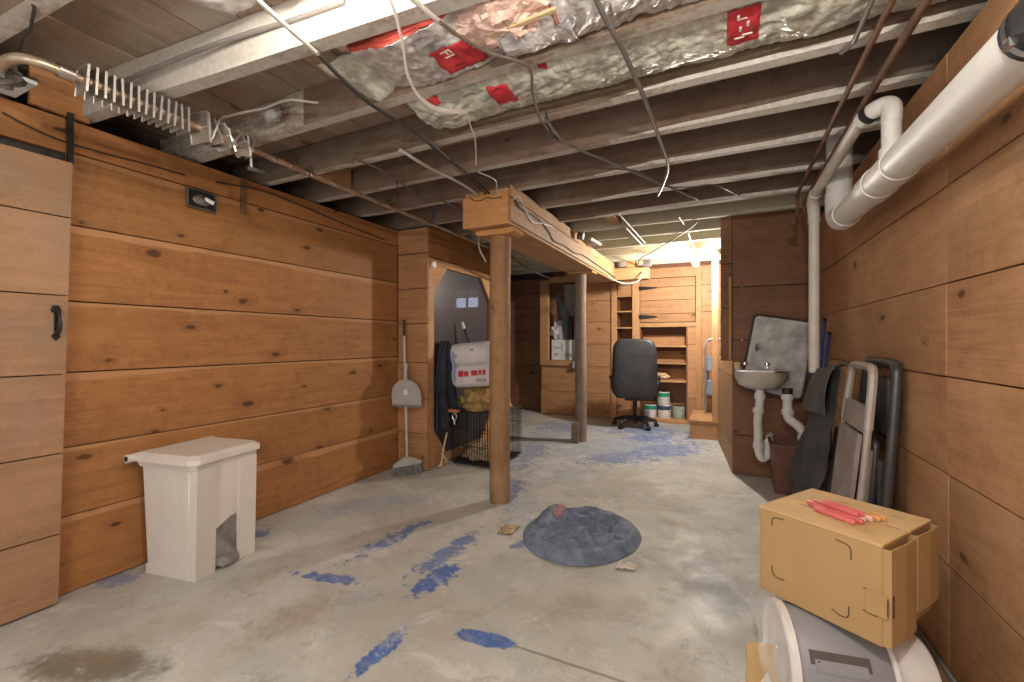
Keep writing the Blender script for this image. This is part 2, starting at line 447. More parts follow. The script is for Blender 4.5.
M['bedcloth'] = plain('slate_fabric', (0.155, 0.19, 0.265), 0.75, var=0.28, vs=14, bump=0.2, bs=160)
M['pinkcloth'] = plain('pink_lining', (0.36, 0.19, 0.22), 0.85)
M['tissue'] = plain('white_tissue', (0.62, 0.57, 0.49), 0.9)
M['cardboard'] = plain('cardboard', (0.44, 0.275, 0.12), 0.75, var=0.06, vs=3)
M['cardboard_pale'] = plain('pale_cardboard', (0.60, 0.40, 0.19), 0.75, var=0.06)
M['cardboard_brown'] = plain('brown_board', (0.33, 0.19, 0.115), 0.75, var=0.12)
M['ink'] = plain('dark_print', (0.12, 0.07, 0.03), 0.8)
M['appl_grey'] = plain('grey_plastic_shell', (0.27, 0.268, 0.29), 0.45, var=0.03)
M['appl_white'] = plain('white_plastic_shell', (0.74, 0.72, 0.71), 0.35, var=0.03)
M['slot'] = plain('recess_brown', (0.09, 0.075, 0.07), 0.6)
M['pinkclip'] = plain('pink_red_plastic', (0.68, 0.16, 0.15), 0.4, var=0.1)
M['paleclip'] = plain('pale_pink_plastic', (0.80, 0.55, 0.48), 0.4, var=0.1)
M['amberclip'] = plain('amber_plastic', (0.72, 0.36, 0.12), 0.4)
M['chairgrey'] = plain('dark_grey_tube', (0.085, 0.085, 0.09), 0.35, 0.4)
M['chairbeige'] = plain('beige_painted_steel', (0.42, 0.36, 0.32), 0.42, 0.1, var=0.08)
M['chairseat'] = plain('worn_taupe_vinyl', (0.30, 0.25, 0.225), 0.6, var=0.15, dirt=(0.36, 0.32, 0.29))
M['campcloth'] = plain('black_camp_fabric', (0.05, 0.047, 0.047), 0.75, var=0.3, bump=0.2, bs=150)
M['campgrey'] = plain('charcoal_camp_fabric', (0.085, 0.08, 0.08), 0.7, var=0.2, bump=0.2, bs=150)
M['bluepole'] = plain('blue_painted_pole', (0.035, 0.06, 0.25), 0.35)
M['bin'] = plain('brown_plastic_bin', (0.155, 0.068, 0.045), 0.5, var=0.15)
M['sink'] = plain('enamelled_basin', (0.58, 0.54, 0.47), 0.35, 0.1, var=0.1, dirt=(0.4, 0.35, 0.28))
M['chrome'] = plain('chrome', (0.6, 0.6, 0.6), 0.2, 1.0)
M['table'] = plain('mottled_grey_top', (0.46, 0.445, 0.43), 0.4, var=0.3, vs=9, dirt=(0.64, 0.62, 0.6))
M['tablerim'] = plain('table_rim', (0.10, 0.095, 0.09), 0.4, 0.6)
M['pink'] = plain('pink_fibreglass', (0.92, 0.62, 0.53), 0.95, var=0.18, vs=14, bump=0.9, bs=45)
M['foil'] = plain('silver_facing', (0.66, 0.64, 0.65), 0.34, 0.35, var=0.3, vs=22, bump=1.0, bs=38)
M['greenwrap'] = plain('pale_green_facing', (0.54, 0.55, 0.48), 0.35, 0.1, var=0.3, vs=16, bump=0.8, bs=34, dirt=(0.38, 0.31, 0.23))
M['redprint'] = plain('red_print', (0.52, 0.035, 0.045), 0.5, var=0.2)
M['redtrim'] = plain('red_flange', (0.55, 0.08, 0.06), 0.6, var=0.25)
M['kraft'] = plain('kraft_edge', (0.66, 0.50, 0.30), 0.8)
M['whiteprint'] = plain('white_print', (0.8, 0.74, 0.7), 0.6)
M['cable_white'] = plain('white_cable', (0.48, 0.45, 0.41), 0.5, var=0.12)
M['cable_black'] = plain('black_cable', (0.03, 0.027, 0.025), 0.6)
M['cable_grey'] = plain('grey_conduit', (0.20, 0.185, 0.17), 0.5, 0.2)
M['cable_brown'] = plain('brown_cable', (0.14, 0.105, 0.08), 0.6)
M['strap'] = plain('blue_strap', (0.03, 0.05, 0.13), 0.6)
M['porcelain'] = plain('white_porcelain', (0.72, 0.70, 0.66), 0.3)
M['boxmetal'] = plain('dull_box_metal', (0.16, 0.15, 0.14), 0.55, 0.6, var=0.4)
M['navy'] = plain('navy_cloth', (0.03, 0.034, 0.05), 0.85, var=0.4)
M['packwhite'] = plain('plastic_pack_white', (0.70, 0.66, 0.66), 0.28, var=0.06)
M['packblue'] = plain('plastic_pack_blue', (0.33, 0.38, 0.60), 0.3, var=0.12)
M['camo'] = plain('tan_patterned_cloth', (0.42, 0.27, 0.095), 0.8, var=0.25, vs=8, dirt=(0.10, 0.085, 0.045))
M['straw'] = plain('straw_bedding', (0.40, 0.30, 0.19), 0.9, var=0.45, vs=30, bump=0.8, bs=50)
M['orange'] = plain('orange_tag', (0.55, 0.20, 0.09), 0.6)
M['broomgrey'] = plain('grey_broom_plastic', (0.42, 0.41, 0.40), 0.45, var=0.08)
M['bristle'] = plain('bristles', (0.22, 0.215, 0.215), 0.9, var=0.35, vs=60)
M['pole_white'] = plain('pale_broom_pole', (0.56, 0.52, 0.48), 0.4)
M['tinwhite'] = plain('white_paint_label', (0.72, 0.71, 0.69), 0.4, var=0.05)
M['tingreen'] = plain('green_paint_label', (0.03, 0.27, 0.17), 0.4)
M['tindark'] = plain('navy_paint_label', (0.05, 0.07, 0.15), 0.4)
M['tinolive'] = plain('pale_green_label', (0.33, 0.42, 0.33), 0.4)
M['alu'] = plain('ladder_metal', (0.45, 0.46, 0.48), 0.35, 0.7)
M['ladderblue'] = plain('ladder_blue_grey', (0.20, 0.23, 0.30), 0.5)
M['darkblade'] = plain('dark_curved_plastic', (0.035, 0.04, 0.045), 0.4)
M['whitebag'] = plain('white_plastic_bag', (0.72, 0.73, 0.76), 0.4)
M['greycard'] = plain('grey_cover', (0.34, 0.34, 0.34), 0.5)
M['whitepaint'] = plain('white_painted_board', (0.62, 0.62, 0.62), 0.6, var=0.1)
M['window'] = emit('daylit_window_pane', (0.55, 0.68, 1.0), 9.0)
M['window_dim'] = emit('shaded_window_pane', (0.45, 0.55, 0.8), 0.9)
M['frame_grey'] = plain('window_frame_paint', (0.3, 0.3, 0.32), 0.6)

def glassy(name, c, alpha, rough):
    m = NT(name); m.col(c); m.rough(rough); m.bs.inputs['Alpha'].default_value = alpha
    return m.mat
M['darkpane'] = glassy('dark_plastic_sheet', (0.06, 0.06, 0.075), 0.82, 0.3)
M['clearwrap'] = glassy('clear_plastic_wrap', (0.72, 0.72, 0.72), 0.26, 0.15)

def bulbmat(name, power, r):
    area = 4 * PI * r * r
    return emit(name, (1.0, 0.92, 0.81), power / (PI * area) / 10.0)

# ------------------------------------------------------------------ the setting
XL, XR, YB = -2.80, 0.74, 6.80
mb = MB().grid(lambda u, v: (-5.1 + 6.4 * u, -0.9 + 8.4 * v, 0), 6, 8)
fl = mb.build('floor', M['floor'], origin=(0, 0, 0)); tag(fl, 'grey concrete floor with worn patches of blue paint', None, None, 'structure')

def boards(parent, axis, wall, t, a0, a1, seams, mat, side, jit=0.004, joints=(), gap=0.007):
    """horizontal boards on a wall: axis 'X' -> wall plane X=wall running along Y; 'Y' -> plane Y=wall running along X"""
    for z0, z1 in zip(seams[:-1], seams[1:]):
        cuts = [a0] + [j + random.uniform(-0.006, 0.006) for j in joints] + [a1]
        for b0, b1 in zip(cuts[:-1], cuts[1:]):
            p = random.uniform(-jit, jit)
            f = wall + side * p; bk = wall - side * t
            lo, hi = min(f, bk), max(f, bk)
            g = gap * random.uniform(0.6, 1.2)
            e = 0.0006
            A, B = ((lo, b0 + e, z0 + g / 2), (hi, b1 - e, z1 - g / 2)) if axis == 'X' else ((b0 + e, lo, z0 + g / 2), (b1 - e, hi, z1 - g / 2))
            MB().box(A, B, ch=0.0018).build('board', mat, parent)

def backing(name, a, b, parent):
    return MB().box(a, b).build(name, M['stone'], parent)

# left wall
w = struct('wall_left', 'wide knotty orange pine boards along the left side', (XL, 1.6, 0))
boards(w, 'X', XL, 0.03, -0.4, 3.33, [0.004, 0.37, 0.695, 1.05, 1.39, 1.755], M['pine_left'], 1)
boards(w, 'X', XL, 0.03, 0.975, 3.33, [1.755, 2.10, 2.255], M['pine_left'], 1)
boards(w, 'X', XL, 0.03, -0.4, 0.975, [1.755, 2.03], M['pine_left'], 1)
boards(w, 'X', XL, 0.03, -0.4, 0.975, [2.085, 2.255], M['pine_left'], 1)
backing('backing', (XL - 0.05, -0.4, 0), (XL - 0.033, 3.33, 2.25), w)
MB().box((-3.25, -0.4, 0), (-3.2, 3.36, 2.46)).build('foundation_and_light_stop', M['stone'], w)
MB().box((-3.2, -0.44, 0), (XL - 0.05, -0.4, 2.46)).build('foundation_and_light_stop', M['stone'], w)  # unseen end panel, added to keep light out of the wall cavity
# short return at its far end
w = struct('wall_return', 'short pine boarded return beside the broom', (-2.65, 3.33, 0))
boards(w, 'Y', 3.33, 0.03, XL + 0.002, -2.455, [0.004, 0.34, 0.66, 1.0, 1.36, 1.69, 2.02, 2.255], M['pine_dark'] if False else M['pine_back'], -1)
backing('backing', (-3.2, 3.363, 0), (-2.5, 3.39, 2.25), w)
# dark side room behind the glazed panel
w = struct('wall_side_room', 'dark stone wall of the unlit side room', (-4.95, 5.2, 0))
MB().box((-5.02, 3.36, 0), (-4.95, 7.1, 2.46)).build('stonework', M['stone'], w)
MB().box((-4.95, 3.40, 0), (-3.2, 3.45, 2.46)).build('stonework', M['stone'], w)
wi = struct('window_1', 'small daylit basement window seen through the dark glazed panel', (-4.29, 7.08, 1.8))
for x in (-4.55, -4.29, -4.03):
    MB().box((x - 0.015, 7.03, 1.80), (x + 0.015, 7.10, 2.19)).build('window_frame', M['frame_grey'], wi)
for z in (1.815, 2.02, 2.175):
    MB().box((-4.53, 7.035, z - 0.013), (-4.05, 7.095, z + 0.013)).build('window_frame', M['frame_grey'], wi)
for x0, x1 in ((-4.535, -4.305), (-4.275, -4.045)):
    for z0, z1, mt in ((1.83, 2.005, 'window'), (2.035, 2.16, 'window_dim')):
        MB().box((x0, 7.07, z0), (x1, 7.08, z1)).build('pane', M[mt], wi)
# right wall
w = struct('wall_right', 'wide rough pine boards along the right side', (XR, 2.3, 0))
boards(w, 'X', XR, 0.03, -0.4, 4.45, [0.004, 0.385, 0.715, 1.07, 1.41, 1.765, 2.25], M['pine_right'], -1, joints=(2.12,))
backing('backing', (XR + 0.033, -0.4, 0), (XR + 0.05, 4.45, 2.25), w)
MB().box((1.12, -0.4, 0), (1.17, 4.5, 2.46)).build('foundation_and_light_stop', M['stone'], w)
# wall behind the sink
MB().box((XR + 0.05, -0.44, 0), (1.12, -0.4, 2.46)).build('foundation_and_light_stop', M['stone'], w)  # unseen end panel, added against light leaking behind the right wall
w = struct('wall_sink', 'dark brown boarded wall behind the sink', (0.4, 4.45, 0))
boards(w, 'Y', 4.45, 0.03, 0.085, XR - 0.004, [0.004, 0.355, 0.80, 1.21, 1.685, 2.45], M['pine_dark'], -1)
backing('backing', (0.165, 4.483, 0), (1.12, 4.50, 2.46), w)  # added to stop light leaking through the board gaps
# passage side of that wall
w = struct('wall_passage', 'boarded side wall of the passage to the stair', (0.06, 5.1, 0))
def slant(z0, z1, ya, mat):
    fx = lambda y: 0.083 - 0.094 * (y - 4.46)
    MB().prism([(fx(ya), ya), (fx(5.83), 5.83), (fx(5.83) + 0.028, 5.83), (fx(ya) + 0.028, ya)], z0 + 0.003, z1 - 0.003).build('board', mat, w)
for z0, z1 in ((0.004, 0.26), (0.26, 0.55), (0.55, 0.88), (0.88, 1.02)): slant(z0, z1, 4.46, M['pine_side'])
MB().box((-0.008, 4.493, 1.02), (0.112, 4.51, 2.45)).build('backing', M['stone'], w)  # dark sheet added against light bleeding through gaps by the stud
boards(w, 'Y', 4.462, 0.028, -0.012, 0.082, [1.022, 1.5, 1.9, 2.45], M['pine_dark'], -1)
MB().box((0.055, 4.435, 1.03), (0.078, 4.456, 1.78), ch=0.003).build('stud', M['trim_z'], w)
MB().box((0.115, 4.5, 0), (0.16, 5.85, 2.275)).build('backing', M['stone'], w)
MB().box((0.16, 5.75, 0), (0.20, 6.9, 2.46)).build('backing', M['pine_dark'], w)
# back wall, left recessed and dark
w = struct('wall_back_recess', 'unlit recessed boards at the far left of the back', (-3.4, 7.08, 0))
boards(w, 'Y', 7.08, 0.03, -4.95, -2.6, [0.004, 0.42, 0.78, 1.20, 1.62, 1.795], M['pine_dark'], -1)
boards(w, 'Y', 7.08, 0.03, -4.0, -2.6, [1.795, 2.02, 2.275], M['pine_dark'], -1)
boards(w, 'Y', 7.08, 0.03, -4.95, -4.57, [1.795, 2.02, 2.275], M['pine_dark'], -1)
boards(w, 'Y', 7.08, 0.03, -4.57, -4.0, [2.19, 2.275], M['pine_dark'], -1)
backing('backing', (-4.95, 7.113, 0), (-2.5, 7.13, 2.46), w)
# back wall with its niches
w = struct('wall_back', 'honey pine board wall with niches and shelves', (-1.2, YB, 0))
t = 0.03
boards(w, 'Y', YB, t, -2.712, -1.54, [0.004, 0.38, 0.80], M['pine_back'], -1)              # below the window niche
boards(w, 'Y', YB, t, -2.0, -1.54, [0.80, 1.15, 1.5, 1.83, 2.275], M['pine_back'], -1)
MB().box((-2.712, YB, 0.004), (-2.69, 7.08, 2.275)).build('end_board', M['pine_dark'], w)
boards(w, 'Y', YB, t, -1.45, -1.23, [0.004, 0.38, 0.80, 1.17], M['pine_back'], -1)
boards(w, 'Y', YB, t, -1.45, -1.23, [1.895, 2.05, 2.275], M['pine_back'], -1)
boards(w, 'Y', YB, t, -0.45, -0.30, [0.004, 0.38, 0.80, 1.15, 1.45], M['pine_back'], -1)
boards(w, 'Y', YB, t, -1.10, -0.30, [2.13, 2.275], M['pine_back'], -1)
boards(w, 'Y', YB, t, -0.26, 0.16, [0.004, 0.4, 0.8, 1.2, 1.62, 2.0, 2.275], M['pine_back'], -1)
for x0, x1, z0, z1 in ((-1.54, -1.46, 0.004, 2.1), (-1.225, -1.115, 0.004, 2.275), (-0.335, -0.26, 0.004, 2.275)):
    MB().box((x0, YB - 0.025, z0), (x1, YB + 0.02, z1), ch=0.004).build('stile', M['trim_z'], w)
MB().box((-1.115, YB - 0.012, 1.405), (-0.30, YB + 0.02, 1.47), ch=0.004).build('rail', M['trim_x'], w)
for a, b in (((-2.72, 6.79, 0.80), (-2.57, 6.83, 2.2)), ((-2.07, 6.79, 0.80), (-1.99, 6.83, 2.2))):
    MB().box((a[0], YB - 0.035, a[2]), (b[0], YB + 0.03, b[2]), ch=0.005).build('niche_jamb', M['trim_z'], w)
MB().box((-2.57, YB - 0.04, 0.80), (-2.07, YB + 0.28, 0.885), ch=0.005).build('niche_sill', M['trim_x'], w)
MB().box((-2.57, YB - 0.03, 2.15), (-2.07, YB + 0.03, 2.25), ch=0.005).build('niche_head', M['trim_x'], w)
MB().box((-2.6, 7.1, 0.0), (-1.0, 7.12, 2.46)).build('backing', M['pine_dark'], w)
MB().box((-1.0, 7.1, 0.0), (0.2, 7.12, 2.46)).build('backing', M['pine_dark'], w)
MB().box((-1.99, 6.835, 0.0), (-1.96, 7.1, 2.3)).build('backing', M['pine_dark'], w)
# small shelf niche
for x in (-1.47, -1.225):
    MB().box((x - 0.008, YB, 1.17), (x + 0.008, 7.08, 1.9)).build('niche_side', M['pine_dark'], w)
for z in (1.18, 1.40, 1.65, 1.885):
    MB().box((-1.462, YB - 0.005, z - 0.011), (-1.232, 7.08, z + 0.011)).build('shelf', M['trim_x'], w)
# open shelves
for x in (-1.115, -0.455):
    MB().box((x - 0.01, YB, 0.05), (x + 0.01, 7.08, 1.41)).build('niche_side', M['pine_dark'], w)
for z in (0.611, 0.876, 1.126):
    MB().box((-1.104, YB + 0.01, z - 0.018), (-0.466, 7.08, z + 0.012), ch=0.003).build('shelf', M['trim_x'], w)
    MB().box((-1.104, 7.06, z + 0.012), (-0.466, 7.09, z + 0.17), ch=0.003).build('shelf_back', M['pine_back'], w)
MB().box((-1.125, YB - 0.03, 0.003), (-0.445, 7.08, 0.06), ch=0.004).build('plinth', M['trim_x'], w)
MB().box((-1.45, YB + 0.03, 0), (-1.13, YB + 0.04, 1.17)).build('backing', M['stone'], w)
# boarded hatch with strap hinges over the shelves
d = struct('door_3', 'boarded hatch with black strap hinges above the shelves', (-0.7, YB - 0.02, 1.47))
for z0, z1 in ((1.475, 1.60), (1.60, 1.80), (1.80, 1.99), (1.99, 2.125)):
    MB().box((-1.108, YB - 0.016, z0 + 0.003), (-0.345, YB + 0.012, z1 - 0.003), ch=0.003).build('board', M['pine_back'], d)
for z in (1.56, 1.985):
    MB().prism([(0, -0.03), (0.03, -0.03), (0.25, -0.008), (0.27, 0), (0.25, 0.008), (0.03, 0.03), (0, 0.03)], 0, 0.008,
               Matrix.Translation((-1.125, YB - 0.026, z)) @ Matrix.Rotation(R(90), 4, 'X')).build('hinge', M['blackmetal'], d)

# ceiling: planks over joists
ce = struct('ceiling', 'open joists under rough plank subfloor', (-1.2, 3.2, 2.28))
x = -5.0
while x < 1.15:
    wd = random.uniform(0.15, 0.235)
    MB().box((x + 0.003, -0.5, 2.46 + random.uniform(0, 0.004)), (min(x + wd, 1.2) - 0.003, 7.12, 2.485), ch=0.003).build('plank', M['subfloor'], ce)
    x += wd
MB().box((-5.05, -0.5, 2.487), (1.2, 7.15, 2.52)).build('upper_floor', M['stone'], ce)
#          Y     thick  slope  lit-strip-from-X
JO = [(0.645, 0.062, 0.04, -9), (1.165, 0.06, 0.070, -9), (1.54, 0.055, 0.0, None), (1.965, 0.055, -0.01, -0.45), (2.375, 0.055, -0.015, -0.55),
      (2.815, 0.055, -0.02, -0.75), (3.30, 0.05, -0.02, -0.9), (3.76, 0.05, -0.02, -1.0), (4.20, 0.05, 0, -1.1), (4.65, 0.05, 0, -9), (5.10, 0.05, 0, -9),
      (5.55, 0.05, 0, -9), (6.0, 0.05, 0, -9), (6.45, 0.05, 0, -9)]
for i, (y, th, sl, wx) in enumerate(JO):
    xa = -3.18 if y < 3.4 else -4.94
    xb = 1.11 if y < 4.4 else 0.16
    z0 = 2.28
    def P(x, dy, z): return (x, y + dy + sl * (x + 0.7), z)
    cutx = [xa, xb] if wx is None or wx < -5 else [xa, wx, xb]
    m2 = MB()
    secs = []
    n = 40
    xs = sorted(set([xa + (xb - xa) * k / n for k in range(n + 1)] + ([wx] if len(cutx) == 3 else [])))
    wav = lambda xx: 0.006 * nz(xx * 1.4, y * 3)
    vs = []
    lit_strip = 3 <= i <= 7                        # lamplight painted as a pale strip on the lower edge, tapering in at left
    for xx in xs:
        hs = 0.030 * min(1, max(0.06, (xx - wx) / 0.35)) * (0.8 + 0.35 * nz(xx * 3, y * 7)) if lit_strip else 0.004
        vs += [P(xx, 0, z0 + wav(xx)), P(xx, th, z0 + wav(xx + 5)), P(xx, th, 2.459), P(xx, 0, 2.459), P(xx, 0, z0 + wav(xx) + hs)]
    for k in range(len(xs) - 1):
        a, b = k * 5, k * 5 + 5
        white = lit_strip and xs[k] >= wx - 1e-6
        for q, fa in enumerate([(a, b, b + 1, a + 1), (a + 1, b + 1, b + 2, a + 2), (a + 2, b + 2, b + 3, a + 3), (a + 3, b + 3, b + 4, a + 4), (a + 4, b + 4, b, a)]):
            m2.f.append(fa)
            if i >= 8: m2.m.append(4)
            elif i == 1 and q in (3, 4): m2.m.append(2)
            elif i == 2 and q in (3, 4) and xs[k] < -1.9: m2.m.append(1)
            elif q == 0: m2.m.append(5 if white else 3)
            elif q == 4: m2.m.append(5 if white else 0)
            else: m2.m.append(0)
    e = (len(xs) - 1) * 5
    m2.f += [(0, 1, 2, 3, 4), (e + 4, e + 3, e + 2, e + 1, e)]; m2.m += [0, 0]
    m2.v = [Vector(q) for q in vs]
    m2.build('joist', [M['joist'], M['whitewash_thin'], M['whitewash'], M['whitewash_lit_bottom'], M['cream'], M['lit_edge_paint']], ce)
# ledger strip on the doubled joist
MB().box((-1.3, 1.925, 2.30), (1.1, 1.962, 2.36), ch=0.003).build('ledger', M['joist'], ce)
MB().box((-3.2, 3.35, 2.285), (-2.45, 3.45, 2.455)).build('blocking', M['joist'], ce)
for (xx, y0, y1) in ((-0.95, 3.83, 4.18), (-1.9, 2.9, 3.25), (-2.5, 2.03, 2.36)):
    MB().box((xx, y0, 2.30), (xx + 0.09, y1, 2.44)).build('blocking', M['beam'], ce)

# ------------------------------------------------------------------ doors
d = struct('door_1', 'plank door of weathered boards with black pull handle at the far left', (-2.745, 0.4, 0))
d['category'] = 'door'
lean = lambda z: 0.915 + 0.05 * z / 2.03
for z0, z1 in zip([0.006, 0.32, 0.685, 1.045, 1.405, 1.765], [0.32, 0.685, 1.045, 1.405, 1.765, 2.025]):
    g = 0.006
    yb0, yb1 = lean(z0), lean(z1)
    MB().add([(-2.765, -0.3, z0 + g), (-2.72, -0.3, z0 + g), (-2.72, yb0, z0 + g), (-2.765, yb0, z0 + g),
              (-2.765, -0.3, z1), (-2.72, -0.3, z1), (-2.72, yb1, z1), (-2.765, yb1, z1)],
             [(3, 2, 1, 0), (4, 5, 6, 7), (0, 1, 5, 4), (1, 2, 6, 5), (2, 3, 7, 6), (3, 0, 4, 7)]).build('plank', M['pine_door'], d)
MB().box((-2.79, 0.80, 0.15), (-2.766, 0.88, 1.95)).build('batten', M['pine_dark'], d)
hc = at(56, 322, X=-2.715)
h = MB().prism([(-0.018, 0.05), (-0.01, 0.075), (0.01, 0.075), (0.018, 0.05), (0.006, 0.04), (0.006, -0.05), (0.016, -0.065), (0, -0.085), (-0.016, -0.065), (-0.006, -0.05), (-0.006, 0.04)], 0, 0.006,
               Matrix.Translation((-2.719, hc.y, hc.z)) @ Matrix(((0, 0, 1, 0), (1, 0, 0, 0), (0, 1, 0, 0), (0, 0, 0, 1))))
h.tube(smoothpath([(-2.716, hc.y, hc.z + 0.055), (-2.685, hc.y, hc.z + 0.04), (-2.675, hc.y, hc.z), (-2.685, hc.y, hc.z - 0.04), (-2.716, hc.y, hc.z - 0.055)]), [0.007] * 12 + [0.009] * 13, 8)
tag(h.build('handle', M['blackmetal'], d, True), 'black iron pull handle')

d = struct('door_2', 'dark glazed panel in a pine frame with corner gussets', (-2.5, 3.98, 0))
y0, y1, zt = 3.36, 4.66, 1.985
MB().box((-2.52, y0, 0.01), (-2.46, y0 + 0.085, zt), ch=0.005).build('stile', M['trim_z'], d)
MB().box((-2.52, y1 - 0.085, 0.01), (-2.46, y1, zt), ch=0.005).build('stile', M['trim_z'], d)
MB().box((-2.52, y0 + 0.085, zt - 0.07), (-2.46, y1 - 0.085, zt), ch=0.005).build('rail', M['trim_y'], d)
MB().box((-2.52, y0 + 0.085, 0.01), (-2.46, y1 - 0.085, 0.09), ch=0.005).build('rail', M['trim_y'], d)
MB().box((-2.502, y0 + 0.08, 0.085), (-2.496, y1 - 0.08, zt - 0.065)).build('pane', M['darkpane'], d)
for (yy, sy) in ((y0 + 0.085, 1), (y1 - 0.085, -1)):
    for (zz, sz) in ((zt - 0.07, -1), (0.09, 1)):
        T = Matrix(((0, 0, 1, -2.49), (1, 0, 0, 0), (0, 1, 0, 0), (0, 0, 0, 1)))
        MB().prism([(yy, zz), (yy + sy * 0.22, zz), (yy, zz + sz * 0.26)], 0, 0.025, T).build('gusset', M['trim_y'], d)
# boards over the panel and beyond it
w = struct('wall_above_panel', 'pine boards above the dark glazed panel', (-2.5, 4.0, 1.99))
boards(w, 'X', -2.46, 0.03, 3.36, 4.66, [1.99, 2.13, 2.275], M['pine_left'], 1)
MB().tube([(-2.455, 3.41, 1.92), (-2.43, 3.41, 1.92)], 0.03, 12).build('knob_insulator', M['porcelain'], d, True)

# ------------------------------------------------------------------ beam and posts
b = thing('support_beam', 'long boxed pine beam carried by the two log posts', 'beam', (-1.53, 4.4, 2.02))
MB().box((-1.70, 2.76, 2.025), (-1.345, 6.12, 2.275), ch=0.006).build('beam_body', M['beam'], b)
MB().box((-1.705, 2.735, 2.015), (-1.335, 2.76, 2.235), ch=0.005).build('end_board', M['beam_end'], b)
MB().box((-1.345, 2.76, 2.04), (-1.325, 6.0, 2.20), ch=0.004).build('side_board', M['beam'], b)
MB().box((-1.345, 2.78, 2.21), (-1.33, 4.4, 2.30), ch=0.004).build('side_strip', M['beam'], b)
b = thing('cross_beam', 'short pine cross beam at the far end of the long beam', 'beam', (-1.1, 6.12, 2.02))
MB().box((-1.34, 6.03, 2.03), (-0.88, 6.20, 2.19), ch=0.006).build('beam_body', M['trim_x'], b)
MB().box((-1.16, 6.0, 2.19), (-1.05, 6.16, 2.28), ch=0.006).build('packing_block', M['beam_end'], b)

def post(name, label, x, y, r, z1, mat, seed):
    t = thing(name, label, 'post', (x, y, 0))
    def fn(u, v):
        a = 2 * PI * u; z = z1 * v
        rr = r * (1 + 0.05 * nz(math.cos(a) * 1.5 + seed, math.sin(a) * 1.5, z * 2) + 0.035 * nz(math.cos(a) * 4, math.sin(a) * 4, z * 7 + seed))
        return (x + rr * math.cos(a) + 0.01 * nz(seed, z), y + rr * math.sin(a), z)
    mb = MB().grid(fn, 28, 40)
    mb.build('trunk', mat, t, True)
    return t
p = post('support_post', 'thick peeled log post standing in the middle of the room', -1.50, 2.94, 0.078, 2.005, M['log'], 1.3)
arc = [(-0.16, 0), (-0.15, 0.03), (0.15, 0.03), (0.16, 0), (0.12, -0.012), (-0.12, -0.012)]
MB().prism(arc, -0.09, 0.09, Matrix.Translation((-1.50, 2.93, 1.99)) @ Matrix.Rotation(R(90), 4, 'X')).build('cap_plate', M['beam_end'], p)
p = post('support_post', 'thinner weathered log post nearer the back wall', -1.53, 5.12, 0.068, 2.005, M['log_grey'], 5.1)
MB().box((-1.68, 5.02, 2.003), (-1.36, 5.22, 2.022), ch=0.003).build('cap_plate', M['beam_end'], p)
o = MB().box((-0.045, -0.02, 0), (0.045, 0.02, 0.235), Matrix.Translation((-1.56, 4.985, 0.003)) @ Matrix.Rotation(R(-7), 4, 'X'), ch=0.004).build('wood_block', M['log_grey'])
tag(o, 'short board offcut leaning against foot of the farther post', 'wood block')
o = MB().box((-0.11, 5.85, 0.23), (-0.035, 5.92, 2.275), ch=0.004).build('stair_post', M['trim_z'])
tag(o, 'square pale pine post standing on the wooden step', 'post')
s = thing('wooden_step', 'low boxed pine step at foot of the square post', 'step', (-0.18, 6.2, 0))
MB().box((-0.36, 5.85, 0.0), (0.0, 5.88, 0.205), ch=0.003).build('riser', M['pine_back'], s)
MB().box((-0.36, 5.88, 0.0), (-0.33, 6.74, 0.205), ch=0.003).build('side_panel', M['pine_side'], s)
MB().box((-0.37, 5.84, 0.205), (0.0, 6.74, 0.23), ch=0.003).build('tread', M['trim_x'], s)

# ------------------------------------------------------------------ bin by the left wall
t = thing('pedal_bin', 'off-white plastic step-on trash bin against the left wall', 'trash bin', (-2.565, 1.44, 0), R(9))
t.scale = (0.94, 0.92, 1.045)
L = chain(t)
def frus(z0, z1, hx0, hy0, hx1, hy1, ch=0.03):
    def ring(hx, hy, z): return [(hx - ch, -hy, z), (hx, -hy + ch, z), (hx, hy - ch, z), (hx - ch, hy, z), (-hx, hy, z), (-hx, -hy, z)]
    a, b = ring(hx0, hy0, z0), ring(hx1, hy1, z1)
    n = 6
    return a + b, [tuple(reversed(range(n))), tuple(range(n, 2 * n))] + [(k, (k + 1) % n, n + (k + 1) % n, n + k) for k in range(n)]
# body: side and back walls, with the pedal recess left open in front
mb = MB(); mb.add(*frus(0.045, 0.545, 0.165, 0.185, 0.18, 0.20), L); body = mb.build('body', M['can'], t)
MB().add(*frus(0.0, 0.045, 0.172, 0.192, 0.172, 0.192), L).build('base', M['can'], t)
for sy in (-1, 1):
    ya, yb = (0.075, 0.19) if sy > 0 else (-0.19, -0.075)
    MB().add([(0.15, ya, 0), (0.19, ya, 0), (0.19, yb, 0), (0.15, yb, 0), (0.15, ya, 0.53), (0.205, ya, 0.53), (0.205, yb, 0.53), (0.15, yb, 0.53)],
             [(3, 2, 1, 0), (4, 5, 6, 7), (0, 1, 5, 4), (1, 2, 6, 5), (2, 3, 7, 6), (3, 0, 4, 7)], L).build('front_column', M['can'], t)
MB().add([(0.15, -0.075, 0.2), (0.178, -0.075, 0.2), (0.178, 0.075, 0.26), (0.15, 0.075, 0.26), (0.15, -0.075, 0.53), (0.19, -0.075, 0.53), (0.19, 0.075, 0.53), (0.15, 0.075, 0.53)],
         [(3, 2, 1, 0), (4, 5, 6, 7), (0, 1, 5, 4), (1, 2, 6, 5), (2, 3, 7, 6), (3, 0, 4, 7)], L).build('front_panel', M['can'], t)
MB().box((0.166, -0.075, 0.0), (0.174, 0.075, 0.24), L).build('pedal_recess', M['grime'], t)
